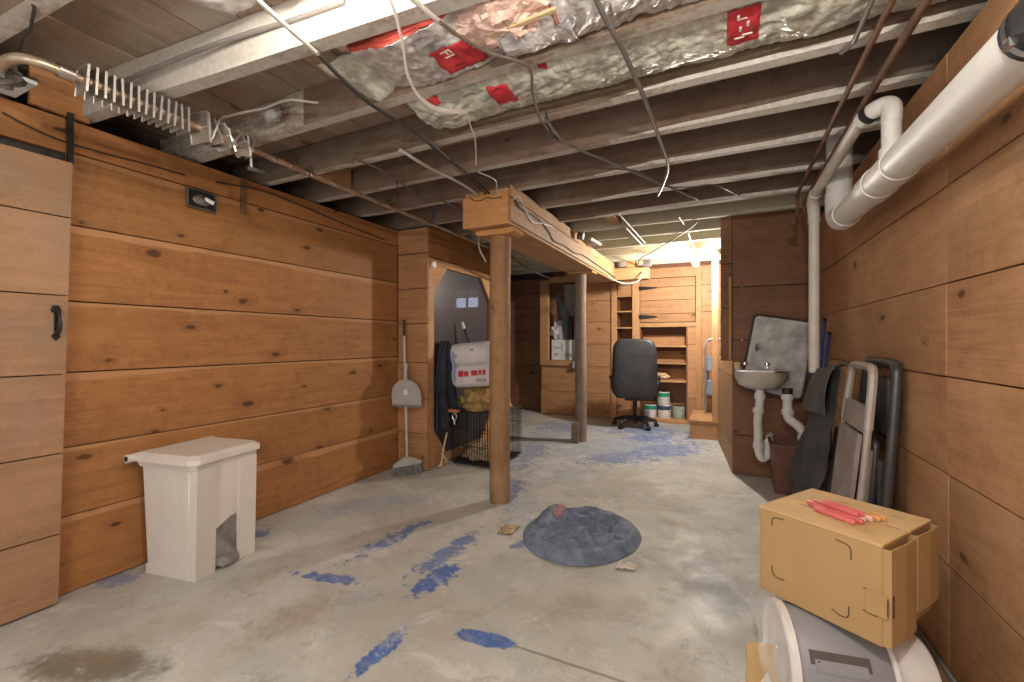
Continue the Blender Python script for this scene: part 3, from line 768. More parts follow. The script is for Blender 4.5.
MB().add([(0.17, -0.07, 0.03), (0.225, -0.05, 0.02), (0.225, 0.05, 0.02), (0.17, 0.07, 0.03), (0.17, -0.07, 0.055), (0.225, -0.05, 0.035), (0.225, 0.05, 0.035), (0.17, 0.07, 0.055)],
         [(3, 2, 1, 0), (4, 5, 6, 7), (0, 1, 5, 4), (1, 2, 6, 5), (2, 3, 7, 6), (3, 0, 4, 7)], L).build('pedal', M['grime'], t)
MB().add(*frus(0.53, 0.56, 0.196, 0.207, 0.205, 0.215, 0.02), L).build('rim', M['can'], t)
mb = MB(); mb.add(*frus(0.56, 0.582, 0.225, 0.232, 0.225, 0.232, 0.04), L); mb.add(*frus(0.582, 0.60, 0.225, 0.232, 0.20, 0.205, 0.04), L)
lid = mb.build('lid', M['can'], t)
MB().tube([L @ Vector((-0.215, -0.262, 0.575)), L @ Vector((-0.215, 0.25, 0.575))], 0.021, 14).build('hinge_tube', M['can'], t, True)
MB().tube([L @ Vector((-0.215, -0.264, 0.575)), L @ Vector((-0.215, -0.2615, 0.575))], 0.014, 14).build('tube_bore', M['black'], t, True)

# ------------------------------------------------------------------ broom and dustpan
t = thing('broom', 'grey angled broom with pale handle leaning in the corner', 'broom', (-2.6, 3.2, 0))
bt = Vector((-2.565, 3.175, 0.13)); tp = Vector((-2.70, 3.295, 1.40))
MB().tube([bt, tp * 0.88 + bt * 0.12], 0.0115, 10).build('handle', M['pole_white'], t, True)
MB().tube([tp * 0.88 + bt * 0.12, tp], 0.013, 10).build('grip', M['black'], t, True)
A = Vector((-2.56, 3.17, 0))
ax = Vector((0.62, 0.78, 0)).normalized(); ay = Vector((-ax.y, ax.x, 0))
T = Matrix(((ax.x, ay.x, 0, A.x), (ax.y, ay.y, 0, A.y), (0, 0, 1, 0), (0, 0, 0, 1)))
MB().add([(-0.125, -0.022, 0.095), (0.125, -0.022, 0.115), (0.125, 0.022, 0.115), (-0.125, 0.022, 0.095), (-0.03, -0.014, 0.155), (0.03, -0.014, 0.155), (0.03, 0.014, 0.155), (-0.03, 0.014, 0.155),
          (-0.125, -0.022, 0.075), (0.125, -0.022, 0.09), (0.125, 0.022, 0.09), (-0.125, 0.022, 0.075)],
         [(4, 5, 6, 7), (0, 1, 5, 4), (1, 2, 6, 5), (2, 3, 7, 6), (3, 0, 4, 7), (8, 9, 1, 0), (9, 10, 2, 1), (10, 11, 3, 2), (11, 8, 0, 3), (11, 10, 9, 8)], T).build('head', M['broomgrey'], t)
mb = MB()
for i in range(26):
    for j in range(3):
        x = -0.118 + 0.236 * i / 25; y = -0.016 + 0.016 * j
        mb.tube([(x, y, 0.085), (x * 1.12 + random.uniform(-.004, .004), y * 1.9 + random.uniform(-.004, .004), 0.002)], 0.0042, 4, T)
tag(mb.build('bristles', M['bristle'], t), kind='stuff')
t = thing('dustpan', 'grey plastic dustpan clipped upright on the broom handle', 'dustpan', (-2.66, 3.2, 0.6))
C = at(406, 394, Y=3.205); ex = Vector((0.985, 0.17, 0)) * 1.0; ez = Vector((0, -0.07, 1)).normalized(); ey = ez.cross(ex)
T = Matrix(((ex.x, ez.x, -ey.x, C.x), (ex.y, ez.y, -ey.y, C.y), (ex.z, ez.z, -ey.z, C.z), (0, 0, 0, 1)))
SC = Matrix.Diagonal((1.17, 1.15, 1, 1)); T = T @ SC
out = [(-0.125, -0.095), (0.125, -0.095), (0.128, -0.02)] + [(0.125 * math.cos(a), -0.0 + 0.115 * math.sin(a)) for a in [R(q) for q in range(10, 171, 16)]] + [(-0.128, -0.02)]
MB().prism(out, -0.012, 0.0, T).build('pan', M['broomgrey'], t)
mb = MB()
mb.prism([(p[0] * 0.86, p[1] * 0.78 + 0.01) for p in out], 0.0, 0.006, T); mb.build('pan_panel', M['broomgrey'], t)
MB().box((-0.125, -0.10, -0.006), (0.125, -0.088, 0.02), T).build('lip', M['bristle'], t)
MB().box((-0.016, -0.005, 0.006), (0.016, 0.035, 0.0075), T).build('sticker', M['whiteprint'], t)
MB().tube([T @ Vector((0, 0.10, -0.004)), T @ Vector((0.004, 0.24, -0.004))], 0.017, 10).build('handle_socket', M['broomgrey'], t, True)

# ------------------------------------------------------------------ dog crate and what is on it
cx0, cx1, cy0, cy1, ch = -2.39, -1.90, 3.63, 4.20, 0.52
t = thing('dog_crate', 'black wire dog crate standing behind the log post', 'crate', ((cx0 + cx1) / 2, (cy0 + cy1) / 2, 0))
for z in (0.03, ch):
    mb = MB()
    P4 = [(cx0, cy0, z), (cx1, cy0, z), (cx1, cy1, z), (cx0, cy1, z)]
    for k in range(4): mb.tube([P4[k], P4[(k + 1) % 4]], 0.006, 6)
    mb.build('frame_rail', M['blackmetal'], t)
def wires(p0, p1, n, name):
    mb = MB()
    for k in range(n + 1):
        q = Vector(p0).lerp(Vector(p1), k / n)
        mb.tube([q + Vector((0, 0, 0.03)), q + Vector((0, 0, ch))], 0.0032, 5)
    for z in (0.19, 0.36):
        mb.tube([Vector(p0) + Vector((0, 0, z)), Vector(p1) + Vector((0, 0, z))], 0.0032, 5)
    mb.build(name, M['blackmetal'], t)
wires((cx0, cy0, 0), (cx1, cy0, 0), 17, 'wire_panel'); wires((cx1, cy0, 0), (cx1, cy1, 0), 19, 'wire_panel')
wires((cx0, cy1, 0), (cx1, cy1, 0), 17, 'wire_panel'); wires((cx0, cy0, 0), (cx0, cy1, 0), 19, 'wire_panel')
mb = MB()
for k in range(18):
    xx = cx0 + (cx1 - cx0) * k / 17
    mb.tube([(xx, cy0, ch), (xx, cy1, ch)], 0.0032, 5)
mb.build('top_grille', M['blackmetal'], t)
MB().rbox(((cx0 + cx1) / 2, (cy0 + cy1) / 2, 0.022), (cx1 - cx0 - 0.03, cy1 - cy0 - 0.03, 0.03), 0.008, 2).build('tray', M['black'], t)
for xx in (cx0 + 0.03, cx1 - 0.03):
    for yy in (cy0 + 0.03, cy1 - 0.03):
        MB().tube([(xx, yy, 0), (xx, yy, 0.012)], 0.012, 8).build('foot', M['black'], t)
mb = MB()
mb.tube(smoothpath([(cx0 + 0.045, cy0 - 0.012, 0.50), (cx0 + 0.02, cy0 - 0.014, 0.47), (cx0 + 0.045, cy0 - 0.014, 0.43), (cx0 + 0.07, cy0 - 0.014, 0.47), (cx0 + 0.045, cy0 - 0.012, 0.50)]), 0.006, 6)
mb.tube([(cx0 + 0.045, cy0 - 0.012, 0.43), (cx0 + 0.045, cy0 - 0.012, 0.39)], 0.012, 8)
tag(mb.build('latch', M['steel'], t, True), 'shiny metal snap clip')
def lump(name, c, rad, mat, amp, fr, seed, flat0=None, nn=36, parent=None, zpow=1.0):
    def fn(u, v):
        a = 2 * PI * u; b = PI * v
        d = Vector((math.sin(b) * math.cos(a), math.sin(b) * math.sin(a), math.cos(b)))
        k = 1 + amp * (nz(d.x * fr + seed, d.y * fr, d.z * fr) + 0.5 * nz(d.x * fr * 2.3, d.y * fr * 2.3 + seed, d.z * fr * 2.3))
        p = Vector((c[0] + rad[0] * d.x * k, c[1] + rad[1] * d.y * k, c[2] + rad[2] * d.z * k))
        if flat0 is not None: p.z = max(p.z, flat0)
        return p
    return MB().grid(fn, nn, nn // 2).build(name, mat, parent, True)
o = lump('straw_bedding', ((cx0 + cx1) / 2, (cy0 + cy1) / 2, 0.05), (0.21, 0.25, 0.13), M['straw'], 0.25, 3, 2.0, 0.039)
tag(o, 'heap of tan straw-coloured bedding inside the wire crate', 'bedding')
o = lump('cloth_bundle', (-2.13, 3.86, 0.59), (0.25, 0.25, 0.16), M['camo'], 0.3, 3.2, 7.0, 0.526)
tag(o, 'crumpled tan and dark patterned cloth bundle on top of the crate', 'cloth')
t = thing('paper_towel_pack', 'white plastic pack of paper rolls with red print above the crate', 'paper pack', (-2.19, 3.82, 0.755), R(4))
L = chain(t) @ Matrix.Rotation(R(-5), 4, 'Y')
mb = MB()
L = L @ Matrix.Diagonal((1.22, 1.2, 1.42, 1))
for zz in (0.075, 0.225):
    mb.rbox((0, 0, zz), (0.38, 0.30, 0.158), 0.06, 5, L)
tag(mb.build('wrapped_rolls', M['packwhite'], t, True), 'white plastic wrapped rolls in two tiers')
MB().box((-0.193, -0.09, 0.05), (-0.190, 0.09, 0.25), L).build('blue_side', M['packblue'], t)
MB().box((-0.150, -0.1525, 0.05), (-0.122, -0.150, 0.25), L).build('blue_side', M['packblue'], t)
for (x0, x1, z0, z1) in ((-0.10, -0.055, .075, .115), (-0.05, -0.01, .075, .11), (0.015, 0.07, .078, .112), (0.08, 0.105, .08, .112), (0.115, 0.14, .08, .112)):
    MB().box((x0, -0.1525, z0), (x1, -0.150, z1), L).build('red_print', M['redprint'], t)
for (x0, x1, z0, z1) in ((0.05, 0.10, .035, .055), (0.11, 0.14, .035, .055), (0.02, 0.05, 0.245, 0.26), (-0.12, -0.10, 0.21, 0.23)):
    MB().box((x0, -0.1525, z0), (x1, -0.150, z1), L).build('grey_print', M['greycard'], t)
o = MB().box((-2.44, 3.595, 0.505), (-2.30, 3.66, 0.535), ch=0.008).build('orange_tag', M['orange']); tag(o, 'faded orange flap at the corner of the crate', 'tag')
o = MB().tube([(-2.34, 4.02, 0.97), (-2.42, 3.92, 1.33)], [0.016, 0.013], 10).build('tool_handle', M['navy'], smooth=True)
tag(o, 'dark tool handle sticking up behind the paper pack', 'handle')
MB().tube([(-2.42, 3.92, 1.33), (-2.434, 3.902, 1.395)], [0.016, 0.014], 10).build('tip', M['whiteprint'], o, True)
def coat(u, v):
    z = 1.20 - 0.85 * v
    wd = 0.05 + 0.15 * min(1, v * 2.2) ** 0.7
    y = 3.60 + (u - 0.5) * 2 * wd + 0.02 * math.sin(z * 5)
    x = -2.43 + 0.022 * math.sin(u * 15 + z * 2) + 0.02 * nz(u * 4, v * 4, 1)
    return (x, y, z)
o = MB().grid(coat, 24, 24).build('hanging_coat', M['navy'], None, True, 0.006); tag(o, 'dark navy coat hanging against the glazed panel', 'coat')
mb = MB()
mb.tube(smoothpath([(-2.43, 3.52, 0.12), (-2.40, 3.56, 0.05), (-2.42, 3.60, 0.018), (-2.44, 3.55, 0.018), (-2.41, 3.50, 0.02), (-2.43, 3.46, 0.014)]), 0.012, 6)
mb.tube(smoothpath([(-2.435, 3.62, 0.30), (-2.425, 3.55, 0.17), (-2.41, 3.50, 0.07), (-2.40, 3.46, 0.015)]), 0.010, 6)
o = mb.build('coiled_rope', M['kraft'], None, True); tag(o, 'bit of pale rope heaped at foot of the framed panel', 'rope')

# ------------------------------------------------------------------ round fabric bed on the floor
t = thing('pet_bed', 'round crumpled slate-blue fabric bed lying on the floor', 'pet bed', (-0.79, 2.66, 0))
def bed(u, v):
    a = 2 * PI * u; r = v
    rx = 0.345 * (1 + 0.03 * math.sin(2 * a + 1) + 0.03 * nz(math.cos(a) * 2, math.sin(a) * 2, 4)); ry = 0.42
    x, y = rx * r * math.cos(a), ry * r * math.sin(a)
    z = 0.034 * max(0.0, 1 - r ** 4) ** 0.5
    front = max(0, math.sin(a + PI * 0.80))
    z += (0.010 + 0.026 * front) * math.exp(-((r - 0.85) / 0.08) ** 2)
    wr = max(0.0, 1 - math.exp(-((0.90 - r) / 0.16) ** 2)) if r < 0.90 else 0.0
    wx, wy = x + 0.05 * nz(x * 5, y * 5, 1), y + 0.05 * nz(x * 5, y * 5, 9)
    q = wx * 0.80 + wy * 0.60; p = -wx * 0.60 + wy * 0.80
    ridge = max(0.0, 1 - abs(nz(q * 4, p * 11, 3.1)) * 5)
    ridge2 = max(0.0, 1 - abs(nz(q * 9, p * 5, 7.7)) * 5)
    z += wr * (0.034 * ridge + 0.018 * ridge2 + 0.014 * nz(q * 5, p * 9, 2) + 0.006)
    return (-0.79 + x, 2.66 + y, max(0.004, z))
MB().grid(bed, 160, 70).build('cushion', M['bedcloth'], t, True)
lump('folded_flap', (-1.02, 2.74, 0.030), (0.085, 0.20, 0.05), M['bedcloth'], 0.22, 2.2, 3.3, 0.006, parent=t)
tag(lump('pink_lining', (-0.975, 2.77, 0.066), (0.045, 0.08, 0.034), M['pinkcloth'], 0.3, 2.4, 9.0, parent=t, nn=20), 'faded pink patch of lining')
def scrap(name, c, sx, sy, mat, label, cat, seed):
    def fn(u, v):
        x, y = (u - .5) * sx, (v - .5) * sy
        return (c[0] + x, c[1] + y + 0.3 * x, 0.006 + 0.025 * abs(nz(u * 3 + seed, v * 3, seed)) )
    o = MB().grid(fn, 12, 12).build(name, mat, None, True, 0.004); return tag(o, label, cat)
scrap('cloth_scrap', (-1.215, 2.50, 0), 0.09, 0.13, M['straw'], 'small dirty scrap beside left edge of round bed', 'scrap', 1)
scrap('paper_scrap', (-0.455, 2.36, 0), 0.10, 0.06, M['tissue'], 'small white crumpled paper at right edge of round bed', 'scrap', 5)

# ------------------------------------------------------------------ office chair
t = thing('office_chair', 'black high-backed leather office chair turned to the back wall', 'office chair', (-1.10, 6.30, 0), R(8))
L = chain(t)
def pad(c, sx, sy, sz, bulge, taper=0.0, seed=0):
    """cushion: rounded slab, thin in y"""
    def fn(u, v):
        a = 2 * PI * u; b = PI * (v - 0.5)
        e = 0.35; e2 = 0.6
        ca, sa = math.cos(a), math.sin(a); cb, sb = math.cos(b), math.sin(b)
        f = lambda w, p: math.copysign(abs(w) ** p, w)
        x = f(cb, e) * f(ca, e2 if False else 0.5); y = f(cb, e) * f(sa, 0.7); z = f(sb, e)
        k = 1 + taper * z
        return L @ Vector((c[0] + sx * x * k, c[1] + sy * y * (1 + bulge * (1 - z * z)), c[2] + sz * z))
    return MB().grid(fn, 48, 28)
pad((0, -0.24, 0.83), 0.295, 0.055, 0.40, 0.25, -0.05).build('backrest', M['leather'], t, True)
mb = MB(); mb.rbox((0, 0.02, 0.47), (0.52, 0.50, 0.11), 0.045, 4, L); mb.build('seat', M['leather'], t, True)
MB().rbox((0, 0.0, 0.40), (0.26, 0.30, 0.04), 0.01, 2, L).build('seat_plate', M['black'], t)
for sx in (-1, 1):
    mb = MB()
    mb.tube(smoothpath([L @ Vector(p) for p in ((sx * 0.25, 0.10, 0.46), (sx * 0.31, 0.11, 0.50), (sx * 0.32, 0.10, 0.62), (sx * 0.315, 0.06, 0.68), (sx * 0.30, -0.16, 0.68), (sx * 0.295, -0.23, 0.62))]), 0.017, 8)
    mb.rbox((sx * 0.312, -0.04, 0.70), (0.065, 0.26, 0.035), 0.014, 3, L)
    mb.build('armrest', M['black'], t, True)
MB().tube([L @ Vector((0, 0, 0.10)), L @ Vector((0, 0, 0.39))], 0.028, 14).build('gas_column', M['blackmetal'], t, True)
for k in range(5):
    a = 2 * PI * k / 5 + R(18)
    d = Vector((math.cos(a), math.sin(a), 0))
    leg = MB().tube([L @ (d * 0.02 + Vector((0, 0, 0.125))), L @ (d * 0.16 + Vector((0, 0, 0.12))), L @ (d * 0.30 + Vector((0, 0, 0.08)))], [0.034, 0.029, 0.02], 10).build('leg', M['black'], t, True)
    e = Vector((-d.y, d.x, 0))
    mb = MB()
    for s in (-1, 1):
        c = d * 0.30 + e * 0.016 * s + Vector((0, 0, 0.029))
        mb.tube([L @ (c - e * 0.011), L @ (c + e * 0.011)], 0.029, 14)
    mb.tube([L @ (d * 0.30 + Vector((0, 0, 0.03))), L @ (d * 0.30 + Vector((0, 0, 0.085)))], 0.009, 8)
    mb.build('caster', M['black'], leg, True)

# ------------------------------------------------------------------ paint cans, shelf clutter, niche clutter
def tin(x, y, z, r, h, lab, lidm, label, band=None):
    t = thing('paint_can', label, 'paint can', (x, y, z), 0, 'paint cans under the shelves')
    T = Matrix.Translation((x, y, z))
    MB().lathe([(r * 0.97, 0), (r, 0.006), (r, h * 0.94), (r * 0.94, h * 0.97), (r * 0.94, h)], 22, T).build('can_body', M['steel'] if lab is None else lab, t, True)
    MB().lathe([(r * 1.012, h * 0.62), (r * 1.012, h * 0.93)], 22, T, cap=False).build('label_band', lidm, t, True)
    MB().lathe([(r * 0.9, h * 1.0), (r * 0.86, h * 1.012)], 22, T).build('lid', M['steel'], t, True)
    hp = [(x + r * 1.03 * math.cos(q), y - 0.01, z + h * 0.85 - abs(math.sin(q)) * r * 0.9) for q in [PI * k / 10 for k in range(11)]]
    hp = [(p[0], y - r * 1.04 * math.sin(PI * k / 10), p[2]) for k, p in enumerate(hp)]
    MB().tube(hp, 0.0025, 5).build('bail_handle', M['steel'], t, True)
    return t
tin(-0.775, 6.90, 0.06, 0.095, 0.195, M['tinwhite'], M['tindark'], 'white paint can with navy band, under the green-topped can')
tin(-0.785, 6.89, 0.258, 0.09, 0.19, M['tinwhite'], M['tingreen'], 'white paint can with green band, stacked on another can')
tin(-0.975, 6.89, 0.06, 0.09, 0.19, M['tinwhite'], M['tingreen'], 'green-banded paint can on the plinth behind the chair base')
tin(-0.575, 6.91, 0.06, 0.088, 0.185, M['tinolive'], M['tinolive'], 'pale green paint can standing rightmost under the shelves')
o = lump('crumpled_parcel', (-0.83, 6.93, 0.668), (0.11, 0.07, 0.05), M['kraft'], 0.5, 2.5, 4.0, 0.624); tag(o, 'crumpled beige parcel lying on the lowest shelf', 'parcel')
o = lump('plastic_bag', (-2.42, 6.96, 1.36), (0.15, 0.09, 0.16), M['whitebag'], 0.5, 2.6, 11.0, 1.225); tag(o, 'crumpled white plastic bag in the wall niche', 'plastic bag')
t = thing('white_carton', 'white carton with dark printed patches standing in the wall niche', 'carton', (-2.33, 6.95, 0.886))
MB().box((-2.55, 6.86, 0.887), (-2.14, 7.06, 1.225), ch=0.006).build('carton_body', M['whitepaint'], t)
for x0, x1, z0, z1 in ((-2.33, -2.20, 0.94, 1.0), (-2.50, -2.38, 1.08, 1.10), (-2.50, -2.44, 0.96, 1.0), (-2.37, -2.355, 1.02, 1.16)):
    MB().box((x0, 6.856, z0), (x1, 6.86, z1)).build('dark_print', M['greycard'], t)
cv = [(0.03, 0.0), (0.0, 0.30), (-0.09, 0.55), (-0.20, 0.72), (-0.26, 0.78), (-0.25, 0.70), (-0.19, 0.50), (-0.13, 0.25), (-0.10, 0.0)]
o = MB().prism(cv, -0.012, 0.012, Matrix.Translation((-2.22, 6.845, 1.227)) @ Matrix.Rotation(R(90), 4, 'X')).build('curved_panel', M['darkblade']); tag(o, 'dark curved plastic panel leaning in the wall niche', 'panel')
o = MB().box((-2.38, 7.03, 1.62), (-2.06, 7.09, 2.14), ch=0.005).build('grey_cover', M['greycard']); tag(o, 'grey metal cover mounted high inside the wall niche', 'cover')
t = thing('switch_box', 'small grey electrical box beside the farther post', 'electrical box', (-2.10, 6.74, 0.75))
MB().box((-2.15, 6.715, 0.77), (-2.05, 6.764, 0.88), ch=0.005).build('housing', M['greycard'], t)
MB().tube([(-2.10, 6.74, 0.88), (-2.10, 6.74, 1.75)], 0.016, 8).build('conduit', M['whitepaint'], t, True)

# folded step ladder behind the square post
t = thing('step_ladder', 'folded metal step stool with rounded top rail behind the square post', 'step ladder', (-0.12, 6.5, 0.23))
mb = MB(); mb.tube(smoothpath([(-0.20, 6.42, 0.232), (-0.20, 6.47, 0.75), (-0.20, 6.51, 1.12), (-0.175, 6.52, 1.20), (-0.12, 6.52, 1.225), (0.0, 6.52, 1.225), (0.03, 6.51, 1.15), (0.03, 6.42, 0.232)], 5), 0.014, 8); mb.build('frame', M['alu'], t, True)
for z in (0.48, 0.80):
    MB().box((-0.185, 6.38, z), (0.015, 6.46, z + 0.20), ch=0.01).build('folded_step', M['ladderblue'], t)

# ------------------------------------------------------------------ sink corner
t = thing('wall_sink_basin', 'old enamelled basin with chrome taps on the boarded wall', 'sink', (0.28, 4.24, 0.80))
T = Matrix.Translation((0.285, 4.22, 0))
MB().lathe([(0.03, 0.80), (0.10, 0.805), (0.155, 0.83), (0.185, 0.89), (0.195, 0.95), (0.19, 0.955), (0.178, 0.95), (0.165, 0.89), (0.13, 0.835), (0.02, 0.82)], 32, T, 1.0, 0.92).build('bowl', M['sink'], t, True)
mb = MB()
n = 32
inner = [(0.285 + 0.185 * math.cos(2 * PI * k / n), 4.22 + 0.17 * math.sin(2 * PI * k / n)) for k in range(n)]
def sq(a):
    c, s = math.cos(a), math.sin(a); k = 1 / max(abs(c), abs(s)); k = min(k, 1.28)
    return (0.285 + 0.205 * c * k, 4.235 + 0.19 * s * k)
outer = [sq(2 * PI * k / n) for k in range(n)]
vs = [(*p, 0.965) for p in inner] + [(*p, 0.962) for p in outer] + [(*p, 0.950) for p in outer] + [(*p, 0.950) for p in inner]
fs = []
for k in range(n):
    j = (k + 1) % n
    for a, b in ((0, 1), (1, 2), (2, 3), (3, 0)): fs.append((a * n + k, a * n + j, b * n + j, b * n + k))
mb.add(vs, fs); mb.build('rim', M['chrome'], t, True)
mb = MB(); mb.tube(smoothpath([(0.27, 4.37, 0.962), (0.27, 4.37, 1.10), (0.27, 4.33, 1.17), (0.27, 4.25, 1.13)]), 0.011, 8); mb.tube([(0.27, 4.37, 1.08), (0.265, 4.375, 1.21)], 0.007, 6); mb.build('spout', M['chrome'], t, True)
for xx in (0.18, 0.35):
    MB().lathe([(0.018, 0), (0.014, 0.02), (0.026, 0.03), (0.024, 0.052), (0.01, 0.058)], 12, Matrix.Translation((xx, 4.36, 0.962))).build('tap', M['chrome'], t, True)
o = MB().lathe([(0.022, 0), (0.027, 0.06), (0.024, 0.06), (0.02, 0.005)], 14, Matrix.Translation((0.115, 4.14, 0.963))).build('small_cup', M['kraft'], smooth=True); tag(o, 'tiny beige cup on left corner of the basin rim', 'cup')
def ptrap(name, label, pts, r, couplings, mat=None, group=None):
    t = thing(name, label, 'drain pipe', (pts[-1][0], pts[-1][1], min(p[2] for p in pts)), 0, group)
    MB().tube(smoothpath(pts, 8), r, 14).build('pipe', mat or M['pvc'], t, True)
    for (p, d) in couplings:
        p = Vector(p); d = Vector(d).normalized()
        MB().tube([p - d * 0.022, p + d * 0.022], r * 1.28, 14).build('slip_nut', mat or M['pvc'], t, True)
    return t
ptrap('drain_trap', 'white plastic drain with trap hanging below the basin', [(0.285, 4.20, 0.80), (0.283, 4.20, 0.68), (0.27, 4.20, 0.55), (0.272, 4.20, 0.44), (0.275, 4.20, 0.30), (0.30, 4.21, 0.225), (0.34, 4.23, 0.25), (0.35, 4.26, 0.345), (0.37, 4.34, 0.375), (0.38, 4.445, 0.375)],
      0.033, [((0.285, 4.20, 0.74), (0, 0, 1)), ((0.273, 4.20, 0.62), (0.1, 0, 1)), ((0.275, 4.20, 0.33), (0, 0, 1)), ((0.35, 4.26, 0.34), (0, 0.3, 1))])
ptrap('drain_trap', 'white plastic drain bend curving into the brown bin', [(0.475, 4.15, 0.78), (0.476, 4.15, 0.66), (0.485, 4.14, 0.58), (0.54, 4.12, 0.53), (0.575, 4.10, 0.48), (0.58, 4.10, 0.40)],
      0.035, [((0.475, 4.15, 0.75), (0, 0, 1)), ((0.478, 4.15, 0.63), (0, 0, 1)), ((0.58, 4.10, 0.44), (0, 0, 1))])
o = MB().tube([(0.475, 4.15, 0.775), (0.475, 4.15, 0.82)], 0.039, 14).build('pipe_plug', M['black'], smooth=True); tag(o, 'black cap on top of the open drain pipe', 'pipe cap')
# leaning folded table
t = thing('folded_table', 'mottled grey square tabletop with dark rim tilted behind the basin', 'table', (0.42, 4.40, 0.72))
ca = R(-9)
T = Matrix.Translation((0.425, 4.36, 1.07)) @ Matrix.Rotation(R(-5), 4, 'X') @ Matrix.Rotation(R(10), 4, 'Y') @ Matrix.Rotation(R(90), 4, 'X')
def rrect(hx, hy, r, k=6):
    o = []
    for (cx, cy, a0) in ((hx - r, hy - r, 0), (-hx + r, hy - r, 90), (-hx + r, -hy + r, 180), (hx - r, -hy + r, 270)):
        for i in range(k + 1):
            a = R(a0 + 90 * i / k); o.append((cx + r * math.cos(a), cy + r * math.sin(a)))
    return o
MB().prism(rrect(0.222, 0.322, 0.035), -0.006, 0.006, T).build('top', M['table'], t)
rim = rrect(0.228, 0.328, 0.04)
MB().tube([T @ Vector((*p, 0)) for p in rim + rim[:1]], 0.012, 8).build('rim', M['tablerim'], t, True)
# brown bin
t = thing('brown_bin', 'brown plastic bin on the floor below the basin', 'bin', (0.46, 4.12, 0))
def tap(x0, x1, y0, y1, z0, z1, k):
    a = [(x0 + k, y0 + k, z0), (x1 - k, y0 + k, z0), (x1 - k, y1 - k, z0), (x0 + k, y1 - k, z0)]; b = [(x0, y0, z1), (x1, y0, z1), (x1, y1, z1), (x0, y1, z1)]
    return a + b, [(3, 2, 1, 0), (0, 1, 5, 4), (1, 2, 6, 5), (2, 3, 7, 6), (3, 0, 4, 7)]
mb = MB(); mb.add(*tap(0.355, 0.625, 3.99, 4.30, 0.0, 0.37, 0.025)); mb.build('body', M['bin'], t, thick=0.006)
mb = MB()
for a, b in (((0.345, 3.98, 0.365), (0.635, 4.0, 0.395)), ((0.345, 4.29, 0.365), (0.635, 4.31, 0.395)), ((0.345, 4.0, 0.365), (0.365, 4.29, 0.395)), ((0.615, 4.0, 0.365), (0.635, 4.29, 0.395))): mb.box(a, b)
mb.build('rim', M['bin'], t)
# blue poles
for k, (p, q, lb) in enumerate(((at(824.5, 321, X=0.665), at(806, 500, X=0.665), 'blue metal pole standing in the corner, longer of two'), (at(829, 335, X=0.70), at(812, 480, X=0.70), 'shorter blue pole in the corner nearest the right wall'))):
    q = q + (q - p) * (q.z - 0.012) / (p.z - q.z)
    t = thing('mop_handle', lb, 'pole', tuple(q), 0, 'blue poles in the corner')
    MB().tube([q, p], 0.012, 10).build('shaft', M['bluepole'], t, True)
    v = (Vector(p) - Vector(q)).normalized()
    MB().tube([Vector(p), Vector(p) + v * 0.02], 0.014, 10).build('end_cap', M['black'], t, True)

# ------------------------------------------------------------------ folded chairs along the right wall
def chair_frame(x_top, x_bot, y0, y1, zt, r, inset):
    f = lambda z: x_bot + (x_top - x_bot) * z / zt
    return f
# beige steel folding chair
t = thing('folding_chair', 'beige metal folding chair with torn seat, folded against the right wall', 'folding chair', (0.55, 2.66, 0), 0, 'folded chairs by the right wall')
f = lambda z: 0.515 + 0.105 * z / 1.08
yA, yB_ = 2.46, 2.90
for yy, yt in ((yA, yA + 0.03), (yB_, yB_ - 0.03)):
    MB().tube([(f(0.0), yy, 0.0), (f(0.6), yy, 0.6), (f(1.0), yt, 1.0)], 0.015, 8).build('leg', M['chairbeige'], t, True)
mb = MB(); mb.tube(smoothpath([(f(0.80), yA + 0.012, 0.80), (f(1.0), yA + 0.03, 1.0), (f(1.06), yA + 0.05, 1.06), (f(1.08), yA + 0.10, 1.08), (f(1.08), yB_ - 0.10, 1.08), (f(1.06), yB_ - 0.05, 1.06), (f(1.0), yB_ - 0.03, 1.0), (f(0.80), yB_ - 0.012, 0.80)], 5), 0.019, 8); mb.build('back_loop', M['chairbeige'], t, True)
MB().add([(f(.78) - .012, yA + .02, .78), (f(.78) - .012, yB_ - .02, .78), (f(.90) - .012, yB_ - .03, .90), (f(.90) - .012, yA + .03, .90), (f(.78) + .01, yA + .02, .78), (f(.78) + .01, yB_ - .02, .78), (f(.90) + .01, yB_ - .03, .90), (f(.90) + .01, yA + .03, .90)],
         [(3, 2, 1, 0), (4, 5, 6, 7), (0, 1, 5, 4), (1, 2, 6, 5), (2, 3, 7, 6), (3, 0, 4, 7)]).build('backrest', M['chairbeige'], t)
poly = [(yA + .045, .77), (yB_ - .045, .77), (yB_ - .04, .30), (yB_ - .09, .26), (yB_ - .15, .30), (yB_ - .2, .21), (yB_ - .28, .19), (yA + .06, .25)]
T = Matrix(((0, 0.097, 1, 0.515 - 0.016), (1, 0, 0, 0), (0, 1, 0, 0), (0, 0, 0, 1)))
MB().prism(poly, -0.012, 0.006, T).build('seat', M['chairseat'], t)
for yy in (yA + .06, yB_ - .06):
    MB().tube([(f(.70) + .03, yy, .70), (f(0) + .035, yy, 0.0)], 0.011, 8).build('leg', M['chairbeige'], t, True)
MB().tube([(f(.12), yA, .12), (f(.12), yB_, .12)], 0.010, 8).build('stretcher', M['chairbeige'], t, True)
